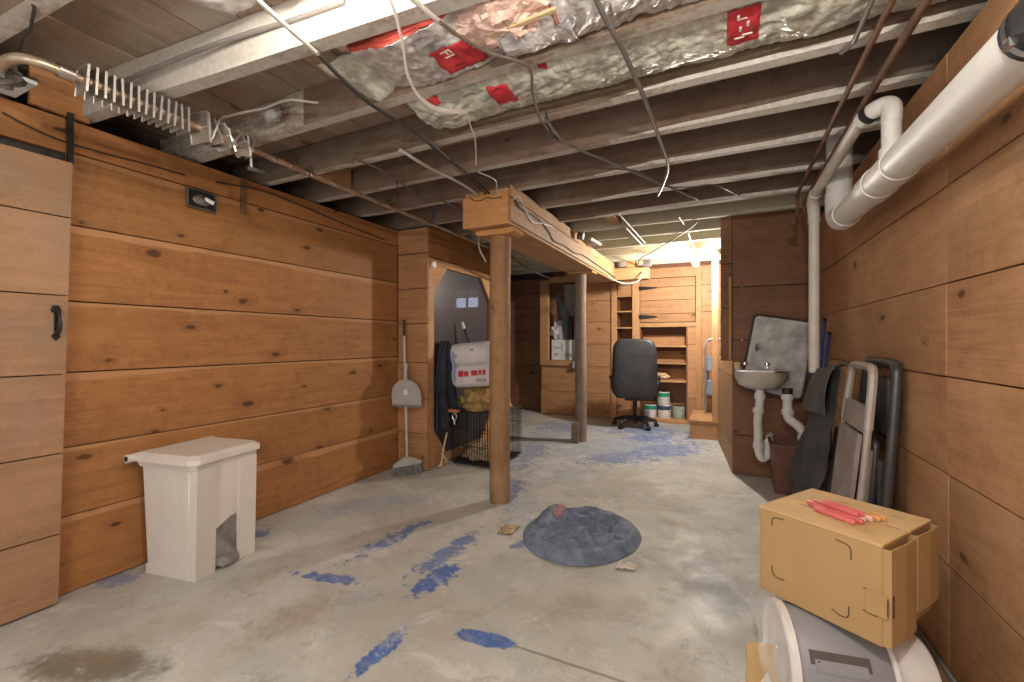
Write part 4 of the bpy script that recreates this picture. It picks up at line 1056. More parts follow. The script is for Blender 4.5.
# dark grey tubular chair
t = thing('folding_chair', 'dark grey tubular folding chair nearest the camera, folded against right wall', 'folding chair', (0.66, 2.700, 0), 0, 'folded chairs by the right wall')
g = lambda z: 0.625 + 0.075 * z / 1.1
mb = MB(); mb.tube(smoothpath([(g(0) , 2.460, 0.0), (g(.5), 2.470, .5), (g(1.0), 2.480, 1.0), (g(1.08), 2.510, 1.08), (g(1.10), 2.560, 1.10), (g(1.10), 2.860, 1.10), (g(1.08), 2.910, 1.08), (g(1.0), 2.940, 1.0), (g(.5), 2.950, .5), (g(0), 2.960, 0)], 5), 0.020, 10); mb.build('front_frame', M['chairgrey'], t, True)
mb = MB(); mb.tube(smoothpath([(g(0) - .04, 2.510, 0.0), (g(.4) - .045, 2.520, .4), (g(.68) - .04, 2.530, .68), (g(.74) - .04, 2.580, .74), (g(.74) - .04, 2.840, .74), (g(.68) - .04, 2.890, .68), (g(0) - .04, 2.910, 0)], 5), 0.016, 10); mb.build('rear_frame', M['chairgrey'], t, True)
MB().rbox((g(.9) - 0.005, 2.710, .90), (0.025, 0.42, 0.26), 0.01, 2).build('backrest', M['campcloth'], t)
MB().rbox((g(.45) - 0.01, 2.710, .46), (0.025, 0.40, 0.40), 0.01, 2).build('seat', M['campcloth'], t)
MB().tube([(g(.36) - .03, 2.455, .36), (g(.36) - .03, 2.500, .40)], 0.022, 8).build('pivot', M['chairgrey'], t, True)
# black fabric camp chair, slumped
t = thing('camp_chair', 'black fabric camp chair folded and slumped between pipes and beige chair', 'folding chair', (0.52, 3.2, 0), 0, 'folded chairs by the right wall')
TA, TB = Vector((0.59, 2.80, 1.06)), Vector((0.59, 3.17, 1.02))        # top edge
BA, BB = Vector((0.50, 2.93, 0.20)), Vector((0.44, 3.62, 0.22))
def camp(u, v):
    a = TA.lerp(BA, v); b = TB.lerp(BB, v)
    k = 0.5 + (u - 0.5) * (1 - 0.22 * math.sin(PI * v))
    p = a.lerp(b, k)
    p.x += -0.03 + 0.024 * math.sin(u * 16 + v * 2.5 + 2 * nz(v * 3, 1)) * min(1, v * 2) + 0.03 * nz(u * 3, v * 5, 5)
    p.z += 0.035 * math.sin(u * 8 + 1) * v + 0.03 * nz(u * 6, 3, 2) * v
    return p
tag(MB().grid(camp, 50, 50).build('seat_cloth', M['campcloth'], t, True, 0.006), 'black cloth hanging in folds')
def camp_top(u, v):
    p = TA.lerp(BA, v * 0.33 - 0.02).lerp(TB.lerp(BB, v * 0.33 - 0.02), u)
    p.x += -0.065 + 0.012 * math.sin(u * 5) - 0.02 * math.sin(PI * v)
    return p
MB().grid(camp_top, 16, 14).build('back_cloth', M['campgrey'], t, True, 0.006)
for a, b in (((0.61, 3.16, 1.05), (0.47, 3.78, 0.01)), ((0.63, 2.88, 1.06), (0.52, 3.12, 0.01)), ((0.62, 3.0, 0.8), (0.50, 3.52, 0.01)), ((0.60, 3.10, 0.7), (0.56, 3.30, 0.01))):
    MB().tube([b, a], 0.012, 8).build('leg', M['chairgrey'], t, True)
MB().tube([(0.61, 3.17, 1.05), (0.62, 3.02, 1.075), (0.63, 2.87, 1.06)], 0.012, 8).build('top_bar', M['chairgrey'], t, True)

# ------------------------------------------------------------------ pipes on the right
t = thing('drain_pipe', 'thick white plastic drain pipe running along the right wall', 'pipe', (0.60, 2.0, 1.85))
f = lambda y: 1.845 + 0.035 * (y - 1.0) / 2.0
MB().tube([(0.60, 1.24, f(1.24)), (0.60, 2.96, f(2.96))], 0.062, 24).build('pipe', M['pvc'], t, True)
MB().tube([(0.60, 2.33, f(2.33)), (0.60, 2.45, f(2.45))], 0.070, 24).build('coupling', M['pvc'], t, True)
MB().tube([(0.60, 2.10, f(2.1)), (0.60, 2.33, f(2.33))], 0.066, 24).build('tee', M['pvc'], t, True)
MB().tube(smoothpath([(0.60, 2.88, f(2.9)), (0.60, 2.97, f(2.97)), (0.60, 3.03, f(3.0) + 0.03), (0.60, 3.05, f(3.0) + 0.10), (0.60, 3.05, f(3.0) + 0.16)], 5), 0.068, 20).build('elbow', M['pvc'], t, True)
MB().tube([(0.60, 3.05, 2.0), (0.60, 3.05, 2.42)], 0.062, 20).build('riser', M['pvc'], t, True)
MB().tube([(0.60, 0.55, f(0.55)), (0.60, 1.18, f(1.18))], 0.060, 20).build('pipe', M['pvc'], t, True)
MB().tube([(0.60, 1.08, f(1.08)), (0.60, 1.30, f(1.30))], 0.068, 24).build('rubber_sleeve', M['rubber'], t, True)
for y in (1.10, 1.275):
    mb = MB(); mb.lathe([(0.070, -0.008), (0.070, 0.008)], 28, Matrix.Translation((0.60, y, f(y))) @ Matrix.Rotation(R(90), 4, 'X'), cap=False)
    mb.box((0.535, y - 0.012, f(y) - 0.04), (0.545, y + 0.012, f(y) - 0.015))
    mb.build('hose_clamp', M['steel'], t, True)
# small vent branch
t = thing('vent_pipe', 'thin white drain branch dropping from thick pipe down to the sink corner', 'pipe', (0.53, 3.3, 0.6))
MB().tube([(0.60, 2.20, 1.92), (0.60, 2.20, 2.11)], 0.032, 16).build('riser', M['pvc'], t, True)
MB().tube([(0.60, 2.20, 1.90), (0.60, 2.20, 1.955)], 0.040, 16).build('hub', M['pvc'], t, True)
MB().tube(smoothpath([(0.60, 2.20, 2.06), (0.60, 2.20, 2.115), (0.585, 2.215, 2.135), (0.555, 2.24, 2.133), (0.53, 2.30, 2.125)], 5), 0.034, 16).build('elbow', M['pvc'], t, True)
MB().tube([(0.553, 2.243, 2.134), (0.541, 2.272, 2.13)], 0.037, 16).build('rubber_ring', M['rubber'], t, True)
MB().tube([(0.527, 2.29, 2.127), (0.515, 3.27, 2.10)], 0.027, 14).build('run', M['pvc_old'], t, True)
MB().tube(smoothpath([(0.515, 3.22, 2.10), (0.515, 3.30, 2.08), (0.525, 3.34, 2.02), (0.527, 3.34, 1.95)], 5), 0.034, 14).build('elbow', M['pvc_old'], t, True)
MB().tube([(0.527, 3.34, 1.98), (0.53, 3.36, 0.98)], 0.030, 16).build('drop', M['pvc_old'], t, True)
MB().tube([(0.53, 3.36, 1.0), (0.53, 3.36, 0.93)], 0.036, 16).build('rubber_ring', M['rubber'], t, True)
MB().tube([(0.53, 3.36, 0.95), (0.535, 3.38, 0.40)], 0.026, 14).build('tail', M['pvc_old'], t, True)
for z in (0.86, 0.66):
    MB().tube([(0.532, 3.37, z - 0.03), (0.532, 3.37, z + 0.03)], 0.036, 14).build('slip_nut', M['pvc'], t, True)
def pipe(name, label, pts, r, mat, cat='pipe', n=10, sm=5, group=None):
    o = MB().tube(smoothpath(pts, sm), r, n).build(name, mat, None, True)
    return tag(o, label, cat, group)
pipe('supply_pipe', 'rusty thin pipe along the ceiling nearest the right wall', [(0.56, 0.9, 2.225), (0.555, 1.7, 2.222), (0.55, 2.6, 2.22), (0.545, 3.75, 2.215), (0.545, 3.86, 2.19), (0.60, 3.95, 2.05), (0.62, 4.0, 1.9), (0.62, 4.02, 0.9)], 0.014, M['rust'], group='rusty supply pipes')
pipe('supply_pipe', 'rusty thin pipe on the ceiling just left of its twin', [(0.47, 0.9, 2.245), (0.47, 1.7, 2.242), (0.475, 2.6, 2.24), (0.48, 3.6, 2.235), (0.485, 3.70, 2.20), (0.49, 3.72, 2.02)], 0.011, M['rust'], group='rusty supply pipes')
pipe('supply_pipe', 'short thin pipe end hanging at the ceiling near the insulation', [(0.42, 1.2, 2.26), (0.42, 1.85, 2.255), (0.42, 1.93, 2.262), (0.40, 2.0, 2.27)], 0.009, M['cable_grey'], group='rusty supply pipes')
pipe('copper_riser', 'thin copper pipe standing in the corner behind white drop pipe', [(0.70, 4.41, 0.0), (0.70, 4.41, 2.27)], 0.011, M['copper'])
o = MB().tube([(0.46, 3.69, 2.03), (0.46, 3.69, 2.09)], 0.02, 10).tube([(0.43, 3.69, 2.06), (0.50, 3.69, 2.06)], 0.012, 8).build('shutoff_valve', M['rust'], None, True); tag(o, 'small rusty shutoff valve on the thin ceiling pipe', 'valve')

# ------------------------------------------------------------------ fin-tube and copper line on the left
t = thing('fin_tube_heater', 'finned heating tube hung along the ceiling at left', 'heating pipe', (-2.22, 1.1, 2.15))
MB().tube([(-2.22, 0.76, 2.205), (-2.22, 1.50, 2.20)], 0.016, 12).build('tube', M['copper'], t, True)
def fin(y, tilt, s=1.0, yaw=0.0, name='fin'):
    T = Matrix.Translation((-2.22, y, 2.203)) @ Matrix.Rotation(R(tilt), 4, 'X') @ Matrix.Rotation(R(yaw), 4, 'Z')
    mb = MB()
    hw, hh = 0.047 * s, 0.055 * s
    MB().box((-hw + .003, -0.0008, -hh), (hw - .003, 0.0008, hh - .002), T).build(name + '_plate', M['finplate'], t)
    mb.box((-hw, -0.003, -0.003), (hw, -0.001, 0.003), T)
    for a, b in (((-hw, -0.004, -hh), (-hw + 0.004, 0.004, hh)), ((hw - 0.004, -0.004, -hh), (hw, 0.004, hh)), ((-hw, -0.004, hh - 0.003), (hw, 0.004, hh))): mb.box(a, b, T)
    mb.build(name, M['fin'], t)
y = 0.815; k = 0
while y < 1.18:
    fin(y, random.uniform(-4, 4)); y += 0.027
for y, ti, s, yw in ((1.235, 8, 1.25, 10), (1.255, 3, 1.25, -6), (1.285, 22, 1.0, 20), (1.305, -18, 1.1, -25), (1.34, 35, 1.0, 30), (1.365, -30, 1.15, 15), (1.39, 20, 1.0, -35), (1.42, 45, 1.05, 20), (1.445, -15, 1.0, 40), (1.465, 10, 0.9, -20)):
    fin(y, ti, s, yw, 'bent_fin')
MB().tube([(-2.22, 0.745, 2.205), (-2.22, 0.79, 2.205)], 0.026, 14).build('coupling', M['steel'], t, True)
MB().tube(smoothpath([(-2.22, 0.76, 2.205), (-2.225, 0.70, 2.205), (-2.25, 0.66, 2.205), (-2.32, 0.64, 2.20), (-2.46, 0.65, 2.19)], 5), [0.018] * 21, 14).build('elbow', M['brass'], t, True)
lump('lint_clump', (-2.42, 0.655, 2.20), (0.05, 0.06, 0.045), M['boxmetal'], 0.5, 2.6, 3.0, parent=t, nn=22)
t = thing('copper_pipe', 'long copper pipe running from finned tube past the beam', 'pipe', (-2.21, 3.3, 2.17))
for yy in (1.62, 1.72, 1.83, 1.86, 2.03):
    MB().tube([(-2.22, yy - 0.007, 2.198), (-2.22, yy + 0.007, 2.198)], 0.019, 10).build('solder_collar', M['steel'], t, True)
MB().tube(smoothpath([(-2.22, 1.50, 2.20), (-2.22, 2.0, 2.195), (-2.215, 2.6, 2.19), (-2.21, 3.2, 2.185), (-2.2, 4.4, 2.18), (-2.2, 5.2, 2.18)], 2), 0.0145, 10).build('tube', M['copper'], t, True)
mb = MB()
t = thing('pipe_hanger', 'small metal drop bracket under the far end of the finned tube', 'bracket', (-2.22, 1.5, 2.1))
MB().tube([(-2.22, 1.485, 2.19), (-2.222, 1.49, 2.10)], 0.006, 8).build('rod', M['cable_white'], t, True)
MB().tube([(-2.222, 1.475, 2.10), (-2.222, 1.56, 2.105)], 0.011, 8).build('valve_body', M['boxmetal'], t, True)
o = MB().box((-2.78, 0.40, 2.258), (-2.56, 0.80, 2.275), ch=0.003).build('white_board', M['whitepaint']); tag(o, 'short white painted board lying under the joist at left', 'board')
o = MB().box((-2.80, 0.84, 2.258), (-2.775, 1.05, 2.44), ch=0.003).build('scrap_board', M['pine_left']); tag(o, 'pine offcut standing on top of the left wall', 'board')
o = MB().box((-2.775, 0.962, 2.03), (-2.755, 0.982, 2.27)).build('hanger_strap', M['blackmetal']); tag(o, 'black iron strap above the corner of the plank door', 'strap')
o = MB().box((-2.796, 1.80, 2.02), (-2.785, 1.835, 2.25)).build('hanger_strap', M['rust']); tag(o, 'rusty strap nailed above the white bin near outlet hole', 'strap')
# outlet hole
t = thing('outlet_box', 'open metal outlet box set in the left wall boards', 'electrical box', (-2.79, 1.56, 2.02))
a, b_ = at(187, 172, X=-2.79), at(214, 195, X=-2.79)
MB().box((-2.797, a.y, 1.985), (-2.790, b_.y, 2.085)).build('box_back', M['black'], t)
mb = MB()
for q in (((-2.797, a.y - .006, 1.98), (-2.775, a.y, 2.09)), ((-2.797, b_.y, 1.98), (-2.775, b_.y + .006, 2.09)), ((-2.797, a.y, 2.085), (-2.775, b_.y, 2.091)), ((-2.797, a.y, 1.979), (-2.775, b_.y, 1.985))): mb.box(*q)
mb.build('box_side', M['boxmetal'], t)
lump('wire_stub', (-2.778, (a.y + b_.y) / 2, 2.03), (0.012, 0.05, 0.03), M['boxmetal'], 0.5, 3, 2, parent=t, nn=16)
MB().tube([(-2.775, b_.y - 0.06, 2.045), (-2.755, b_.y - 0.02, 2.025)], 0.012, 8).build('connector', M['whiteprint'], t, True)

# ------------------------------------------------------------------ insulation between the joists
def sheet(name, x0, x1, ya, yb, z, mat, seed, amp=0.018, sag=0.05, parent=None, nu=70, nv=22, edge=0.0, th=0.003, ripple=1.0):
    def fn(u, v):
        x = x0 + (x1 - x0) * u
        y = ya + (yb - ya) * v + 0.05 * (x + 0.7) * (0 if ya > 1.3 else 1) * (1 - v)
        s = math.sin(PI * v) ** 0.7 if 0 < v < 1 else 0
        zz = z - sag * s + ripple * (amp * nz(x * 7 + seed, y * 9, seed) + amp * 0.9 * abs(nz(x * 16 + y * 9, y * 22, seed + 4)) - amp * 0.4)
        zz -= edge * (1 - v)
        return (x, y, zz)
    return MB().grid(fn, nu, nv).build(name, mat, parent, True, th)
def pinklump(c, rad, seed, parent, nn=54):
    def fn(u, v):
        a = 2 * PI * u; b = PI * v
        d = Vector((math.sin(b) * math.cos(a), math.sin(b) * math.sin(a), math.cos(b)))
        k = 1 + 0.28 * nz(d.x * 3 + seed, d.y * 3, d.z * 3) + 0.2 * nz(d.x * 7, d.y * 7 + seed, d.z * 7) + 0.12 * nz(d.x * 16, d.y * 16 + seed, d.z * 16)
        return (c[0] + rad[0] * d.x * k, c[1] + rad[1] * d.y * k, c[2] + rad[2] * d.z * k)
    return MB().grid(fn, nn, nn // 2).build('fibreglass', M['pink'], parent, True)
# torn silver-faced batt with pink wool in the second bay
t = thing('insulation_batt', 'torn silver-faced insulation batt showing pink wool between the nearer joists', 'insulation', (-0.7, 1.35, 2.30))
pinklump((-1.12, 1.32, 2.385), (0.26, 0.14, 0.05), 1.0, t)
pinklump((-0.66, 1.36, 2.34), (0.19, 0.15, 0.075), 5.0, t)
pinklump((-0.40, 1.33, 2.37), (0.25, 0.13, 0.06), 9.0, t)
def flapA(u, v):                                          # left sheet: hangs from the far joist, near edge dropped
    x = -1.30 + 0.62 * u
    dip = 0.065 * math.sin(PI * min(1, u * 1.15)) 
    y = 1.225 + 0.31 * v + 0.10 * (1 - v) * (1 - math.sin(PI * u)) * 0.4
    z = 2.318 - dip * (1 - v * 0.45) + 0.010 * nz(x * 9, y * 12, 2) + 0.014 * abs(nz(x * 20, y * 20, 6)) + 0.008 * abs(nz(x * 44, y * 30, 3))
    return (x, y, z)
tag(MB().grid(flapA, 80, 40).build('facing', M['foil'], t, True, 0.003), 'crinkled silver facing')
def strip(fn, v0, v1, dz, name, mat, n=40):
    def g(u, v):
        p = Vector(fn(u, v0 + (v1 - v0) * v)); p.z += dz; p.y -= 0.004; return p
    return MB().grid(g, n, 2).build(name, mat, t, True, 0.004)
strip(flapA, -0.03, 0.10, 0.012, 'red_flange', M['redtrim'])
def flapA2(u, v):
    p = Vector(flapA(u, 0)); p.z += 0.045 * v + 0.01 * nz(u * 9, v * 3, 1); p.y -= 0.012 * v; return p
MB().grid(flapA2, 40, 4).build('red_flange', M['redtrim'], t, True, 0.003)
def flapB(u, v):
    x = -0.50 + 0.95 * u
    y = 1.185 + 0.35 * v + 0.10 * (1 - u) ** 2 * (1 - v)
    z = 2.295 - 0.03 * math.sin(PI * v) + 0.012 * nz(x * 10 + y * 6, y * 14, 3) + 0.018 * abs(nz(x * 24 + y * 14, y * 10, 9)) + 0.010 * abs(nz(x * 50 + y * 30, y * 18, 2))
    return (x, y, z)
tag(MB().grid(flapB, 130, 50).build('facing', M['foil'], t, True, 0.003), 'crinkled silver facing')
def flapC(u, v):
    x = -0.72 + 0.26 * u
    y = 1.36 + 0.175 * v
    z = 2.29 - 0.028 * math.sin(PI * v) + 0.014 * nz(x * 12, y * 14, 8) + 0.01 * abs(nz(x * 24, y * 20, 5))
    return (x, y, z)
MB().grid(flapC, 40, 30).build('facing', M['foil'], t, True, 0.003)
def flapB2(u, v):
    p = Vector(flapB(0, u)); p.x -= 0.07 * v - 0.01; p.z += 0.05 * v + 0.012 * nz(u * 7, v * 4, 2); return p
MB().grid(flapB2, 24, 4).build('red_flange', M['redtrim'], t, True, 0.003)
MB().add([(-0.74, 1.36, 2.272), (-0.48, 1.33, 2.262), (-0.48, 1.345, 2.262), (-0.74, 1.375, 2.272), (-0.74, 1.36, 2.282), (-0.48, 1.33, 2.272), (-0.48, 1.345, 2.272), (-0.74, 1.375, 2.282)],
         [(3, 2, 1, 0), (4, 5, 6, 7), (0, 1, 5, 4), (1, 2, 6, 5), (2, 3, 7, 6), (3, 0, 4, 7)]).build('kraft_edge', M['kraft'], t)
def printpatch(fn, u0, u1, v0, v1, parent, dz=-0.004, skew=0.0):
    def g(u, v):
        p = Vector(fn(u0 + (u1 - u0) * u + skew * v, v0 + (v1 - v0) * v)); p.z += dz; return p
    return MB().grid(g, 12, 12).build('red_label', M['redprint'], parent, True, 0.001)
printpatch(flapA, 0.50, 0.78, 0.40, 0.90, t, -0.005)
def letters(txt, loc, size, rz, parent, mat):
    cu = bpy.data.curves.new('lettering', 'FONT'); cu.body = txt; cu.size = size; cu.extrude = 0.0006
    tmp = bpy.data.objects.new('lettering_tmp', cu); CO.objects.link(tmp)
    bpy.context.view_layer.update()
    me = bpy.data.meshes.new_from_object(tmp.evaluated_get(bpy.context.evaluated_depsgraph_get()))
    bpy.data.objects.remove(tmp)
    mb = MB()
    T = Matrix.Translation(loc) @ Matrix.Rotation(rz, 4, 'Z') @ Matrix.Rotation(PI, 4, 'X')
    mb.add([v.co.copy() for v in me.vertices], [list(p.vertices) for p in me.polygons], T)
    bpy.data.meshes.remove(me)
    return mb.build('lettering', mat, parent)
pA = Vector(flapA(0.60, 0.55))
letters('FI', (pA.x - 0.025, pA.y - 0.035, pA.z - 0.012), 0.065, R(80), t, M['whiteprint'])
# pale green wrapped batt in the third bay
t = thing('insulation_batt', 'long pale green plastic-wrapped insulation batt with red labels across the ceiling', 'insulation', (-0.3, 1.78, 2.28))
def batt(u, v):
    x = -1.32 + 2.0 * u
    y = 1.60 + 0.325 * v
    s = math.sin(PI * v) ** 0.6 if 0 < v < 1 else 0
    z = 2.322 - 0.045 * s + 0.016 * nz(x * 5, y * 8, 1) + 0.018 * abs(nz(x * 13 + y * 8, y * 18, 4)) + 0.012 * abs(nz(x * 30 - y * 12, y * 34, 7))
    if u < 0.12: z -= 0.02 * math.sin(PI * u / 0.12)
    return (x, y, z)
tag(MB().grid(batt, 240, 40).build('facing', M['greenwrap'], t, True, 0.003), 'pale green crinkled plastic facing')
pinklump((-0.35, 1.77, 2.39), (0.9, 0.14, 0.05), 3.0, t)
def pp(u0, u1, v0, v1): return printpatch(batt, u0, u1, v0, v1, t, -0.005)
pp(0.20, 0.25, 0.2, 0.62); pp(0.668, 0.718, 0.12, 0.60); pp(0.325, 0.345, 0.04, 0.16); pp(0.06, 0.085, 0.05, 0.2)
for (u, v, a, b2) in ((0.685, 0.20, 0.004, 0.022), (0.692, 0.26, 0.014, 0.005), (0.70, 0.32, 0.004, 0.022), (0.689, 0.38, 0.004, 0.02), (0.70, 0.46, 0.016, 0.005), (0.688, 0.50, 0.016, 0.005)):
    p = Vector(batt(u, v)); MB().box((p.x - a, p.y - b2 / 2, p.z - 0.011), (p.x + a, p.y + b2 / 2, p.z - 0.007)).build('print_mark', M['whiteprint'], t)
# small batt in the first bay
t = thing('insulation_batt', 'short silver insulation piece with red edge at the top left', 'insulation', (-1.4, 0.92, 2.36))
def batt0(u, v):
    x = -1.66 + 0.9 * u
    y = 0.74 + 0.31 * v
    z = 2.435 - 0.035 * math.sin(PI * v) + 0.02 * nz(x * 7, y * 9, 7) + 0.016 * abs(nz(x * 18, y * 18, 2)) - 0.02 * max(0, 1 - u * 6)
    return (x, y, z)
MB().grid(batt0, 50, 20).build('facing', M['foil'], t, True, 0.003)
def b0r(u, v):
    p = Vector(batt0(0.30 + 0.7 * u, 0.90 + 0.10 * v)); p.z -= 0.006; return p
MB().grid(b0r, 40, 3).build('red_flange', M['redtrim'], t, True, 0.002)
# torn scrap of facing hanging left
def scrapf(u, v):
    x = -1.52 + 0.22 * u + 0.03 * v; y = 1.30 + 0.24 * v
    return (x, y, 2.34 - 0.05 * math.sin(PI * u) * v + 0.02 * nz(x * 12, y * 12, 2))
o = MB().grid(scrapf, 18, 18).build('facing_scrap', M['greenwrap'], None, True, 0.003); tag(o, 'torn scrap of grey facing hanging left of pink wool', 'insulation')

# ------------------------------------------------------------------ cables
def cable(name, label, pix, r, mat, z=2.255, flat=None, cat='cable'):
    pts = []
    for q in pix:
        zz = q[2] if len(q) > 2 else z
        pts.append(at(q[0], q[1], Z=zz))
    o = MB().tube(smoothpath(pts, 6), r, 8, flat=flat).build(name, mat, None, True)
    return tag(o, label, cat)
cable('flat_cable', 'white flat cable looping down in front of the torn insulation', [(384, -12, 2.27), (394, 10, 2.24), (403, 45, 2.20), (408, 75, 2.17), (420, 97, 2.15), (440, 110, 2.16), (466, 112, 2.20)], 0.007, M['cable_white'], flat=(0.45, 1.3))
cable('flat_cable', 'white cable crossing the whitewashed joist at upper left', [(252, -5), (285, 25), (320, 56)], 0.008, M['cable_white'], 2.265)
cable('black_cable', 'black cable running diagonally from white cable down to the beam', [(318, 54), (345, 82), (376, 108), (420, 135), (450, 160), (480, 185), (503, 206, 2.25)], 0.008, M['cable_black'], 2.255)
cable('black_cable', 'second black cable close beside the diagonal one near the beam', [(424, 140), (455, 168), (478, 187), (498, 206, 2.25)], 0.005, M['cable_black'], 2.25)
cable('white_cable', 'pale straight cable slanting under the joists toward the beam', [(400, 150), (430, 168), (462, 184), (490, 203, 2.25)], 0.009, M['cable_white'], 2.255)
cable('white_cable', 'pale cable stub from whitewashed joist into the torn batt', [(410, -3), (430, 14), (448, 28), (455, 34)], 0.008, M['cable_white'], 2.25)
cable('grey_cable', 'grey-brown cable from torn batt across the green batt', [(440, 22), (462, 38), (490, 53), (520, 62), (531, 72), (533, 95), (540, 118), (548, 130)], 0.006, M['cable_brown'], 2.235)
cable('conduit_cable', 'grey armoured cable dropping diagonally across the right hand joists', [(594, -6, 2.24), (605, 18), (622, 48), (634, 75), (645, 100), (658, 135), (668, 165), (664, 182), (658, 195)], 0.0095, M['cable_grey'], 2.245)
cable('grey_cable', 'grey cable sweeping from the knotted bundle to the far joists', [(545, 118), (560, 138), (580, 150), (610, 162), (640, 175), (672, 188), (700, 200)], 0.007, M['cable_grey'], 2.25)
cable('grey_cable', 'thin cable loop on the joists below the armoured cable', [(592, 168), (615, 169), (640, 172), (665, 186), (690, 187), (715, 185), (740, 196)], 0.005, M['cable_brown'], 2.262)
cable('grey_cable', 'short dark cable dangling from the knotted bundle', [(546, 112), (549, 124), (552, 134), (558, 139)], 0.006, M['cable_black'], 2.25)
cable('white_cable', 'thin pale wire curling off the end of the flat cable', [(466, 112, 2.2), (470, 125, 2.2), (475, 140, 2.21), (476, 165, 2.2)], 0.0035, M['cable_white'])
cable('white_cable', 'thin pale wire hooking round the end of the long beam', [(478, 172), (495, 180), (497, 190), (502, 199, 2.2), (514, 203, 2.19)], 0.004, M['cable_white'], 2.24)
cable('brown_cable', 'brown cable running along joists above the copper pipe', [(352, 158), (385, 172), (415, 192), (440, 200), (465, 212)], 0.006, M['cable_brown'], 2.262)
cable('grey_cable', 'slack grey cable lying along face of the whitewashed joist', [(118, 84, 2.33), (150, 70, 2.345), (200, 50, 2.36), (250, 33, 2.375), (300, 18, 2.375), (345, 2, 2.375)], 0.009, M['cable_grey'])
cable('brown_cable', 'dark wire hanging over the nearest joist at top left', [(28, -4, 2.30), (34, 8, 2.275), (32, 20, 2.27), (30, 30, 2.265), (24, 36, 2.262), (18, 52, 2.262)], 0.005, M['cable_black'])
cable('white_cable', 'pale cable running past whitewashed patch on the second joist', [(222, 118, 2.33), (245, 112, 2.33), (265, 108, 2.335), (288, 100, 2.34), (318, 103, 2.31)], 0.006, M['cable_white'])
for y0_, lb in ((0, 'pair of pale rods hung under far joists, upper one'), (1, 'pair of pale rods hung under far joists, lower one')):
    a, b_ = ((618, 213), (645, 243)) if y0_ == 0 else ((626, 228), (643, 246))
    cable('hung_rod', lb, [a, b_], 0.006, M['cable_white'], 2.265, cat='rod')
cable('grey_cable', 'cable arching from far joist to the bulb wiring box', [(697, 222), (690, 228), (672, 240), (652, 252), (641, 258), (637, 266, 2.2)], 0.007, M['cable_brown'], 2.262)
cable('hung_rod', 'short pale rod under the joists left of the bulb', [(679, 217), (684, 224)], 0.006, M['cable_white'], 2.265, cat='rod')
cable('white_cable', 'pale cable leading to the lit bulb holder', [(688, 233), (692, 243), (695, 252, 2.27)], 0.006, M['cable_white'], 2.268)
cable('black_cable', 'thin black wire along top edge of the left wall', [(0, 113, 2.2)], 0.003, M['cable_black']) if False else None
def along_wall(name, label, pix, X, r, mat):
    o = MB().tube(smoothpath([at(a, b, X=X) for a, b in pix], 6), r, 6).build(name, mat, None, True); return tag(o, label, 'cable')
along_wall('black_cable', 'thin black wire sagging along the top boards of left wall', [(2, 112), (30, 127), (60, 140), (100, 152), (150, 165), (185, 175)], -2.785, 0.004, M['cable_black'])
along_wall('brown_cable', 'brown wire stapled along top of left wall beyond outlet', [(216, 182), (260, 190), (300, 205), (340, 222), (385, 240)], -2.785, 0.005, M['cable_black'])
# wires stapled along the beam's side
pts = [(-1.318, 2.80, 2.20), (-1.316, 2.9, 2.16), (-1.316, 3.2, 2.17), (-1.316, 3.45, 2.13), (-1.316, 3.6, 2.07), (-1.316, 3.9, 2.08), (-1.316, 4.2, 2.07), (-1.316, 4.5, 2.10), (-1.316, 5.0, 2.09), (-1.316, 5.5, 2.08), (-1.31, 6.0, 2.06)]
pipe('beam_wiring', 'dark wire stapled along the side of the long beam', pts, 0.006, M['cable_black'], 'cable', 6, 4)
pts = [(-1.318, 2.78, 2.19), (-1.30, 2.85, 2.22), (-1.316, 3.1, 2.12), (-1.316, 3.3, 2.15), (-1.316, 3.55, 2.18)]
pipe('beam_wiring', 'pale wire looped at the near end of the long beam', pts, 0.005, M['cable_white'], 'cable', 6, 4)
pts = [(-1.64, 2.73, 2.236), (-1.60, 2.728, 2.205), (-1.55, 2.728, 2.198), (-1.50, 2.728, 2.215), (-1.45, 2.728, 2.20), (-1.38, 2.728, 2.20)]
pipe('beam_wiring', 'thin dark wire drooping across end board of the beam', pts, 0.003, M['cable_black'], 'cable', 6, 4)
pipe('beam_wiring', 'white cable sagging below the far end of the beam', [(-1.33, 5.6, 2.05), (-1.28, 5.75, 2.0), (-1.15, 5.9, 1.96), (-1.0, 5.95, 1.99), (-0.93, 6.0, 2.12)], 0.008, M['cable_white'], 'cable', 8, 5)
pipe('sagging_cable', 'black cable sagging between posts under the beam', [(-1.95, 3.3, 2.27), (-1.92, 4.2, 2.02), (-1.86, 5.2, 1.98), (-1.80, 5.95, 2.27)], 0.008, M['cable_black'], 'cable', 8, 5)
o = MB().box((-0.93, 5.93, 2.17), (-0.83, 6.0, 2.26), ch=0.006).build('junction_box', M['boxmetal']); tag(o, 'small metal junction box with cables on the far joist', 'electrical box')
t = thing('bent_bracket', 'angled white bracket lying on the far half of the beam', 'bracket', (-1.3, 4.8, 2.27))
MB().tube([(-1.36, 4.75, 2.262), (-1.20, 4.75, 2.255)], 0.018, 8).build('arm', M['cable_white'], t, True)
MB().tube([(-1.20, 4.75, 2.255), (-1.24, 4.5, 2.27)], 0.018, 8).build('arm', M['cable_white'], t, True)
o = MB().tube([(-1.30, 4.25, 2.25), (-1.24, 4.25, 2.24)], 0.035, 12).build('light_socket', M['boxmetal'], None, True); tag(o, 'dull round socket on top edge of the beam', 'socket')
o = MB().tube([at(441, 190, Y=2.85), at(437, 205, Y=2.9), at(432, 220, Y=3.0)], 0.016, 8, flat=(0.6, 1)).build('blue_strap', M['strap'], None, True); tag(o, 'dark blue strap tied round the copper pipe at a joist', 'strap')
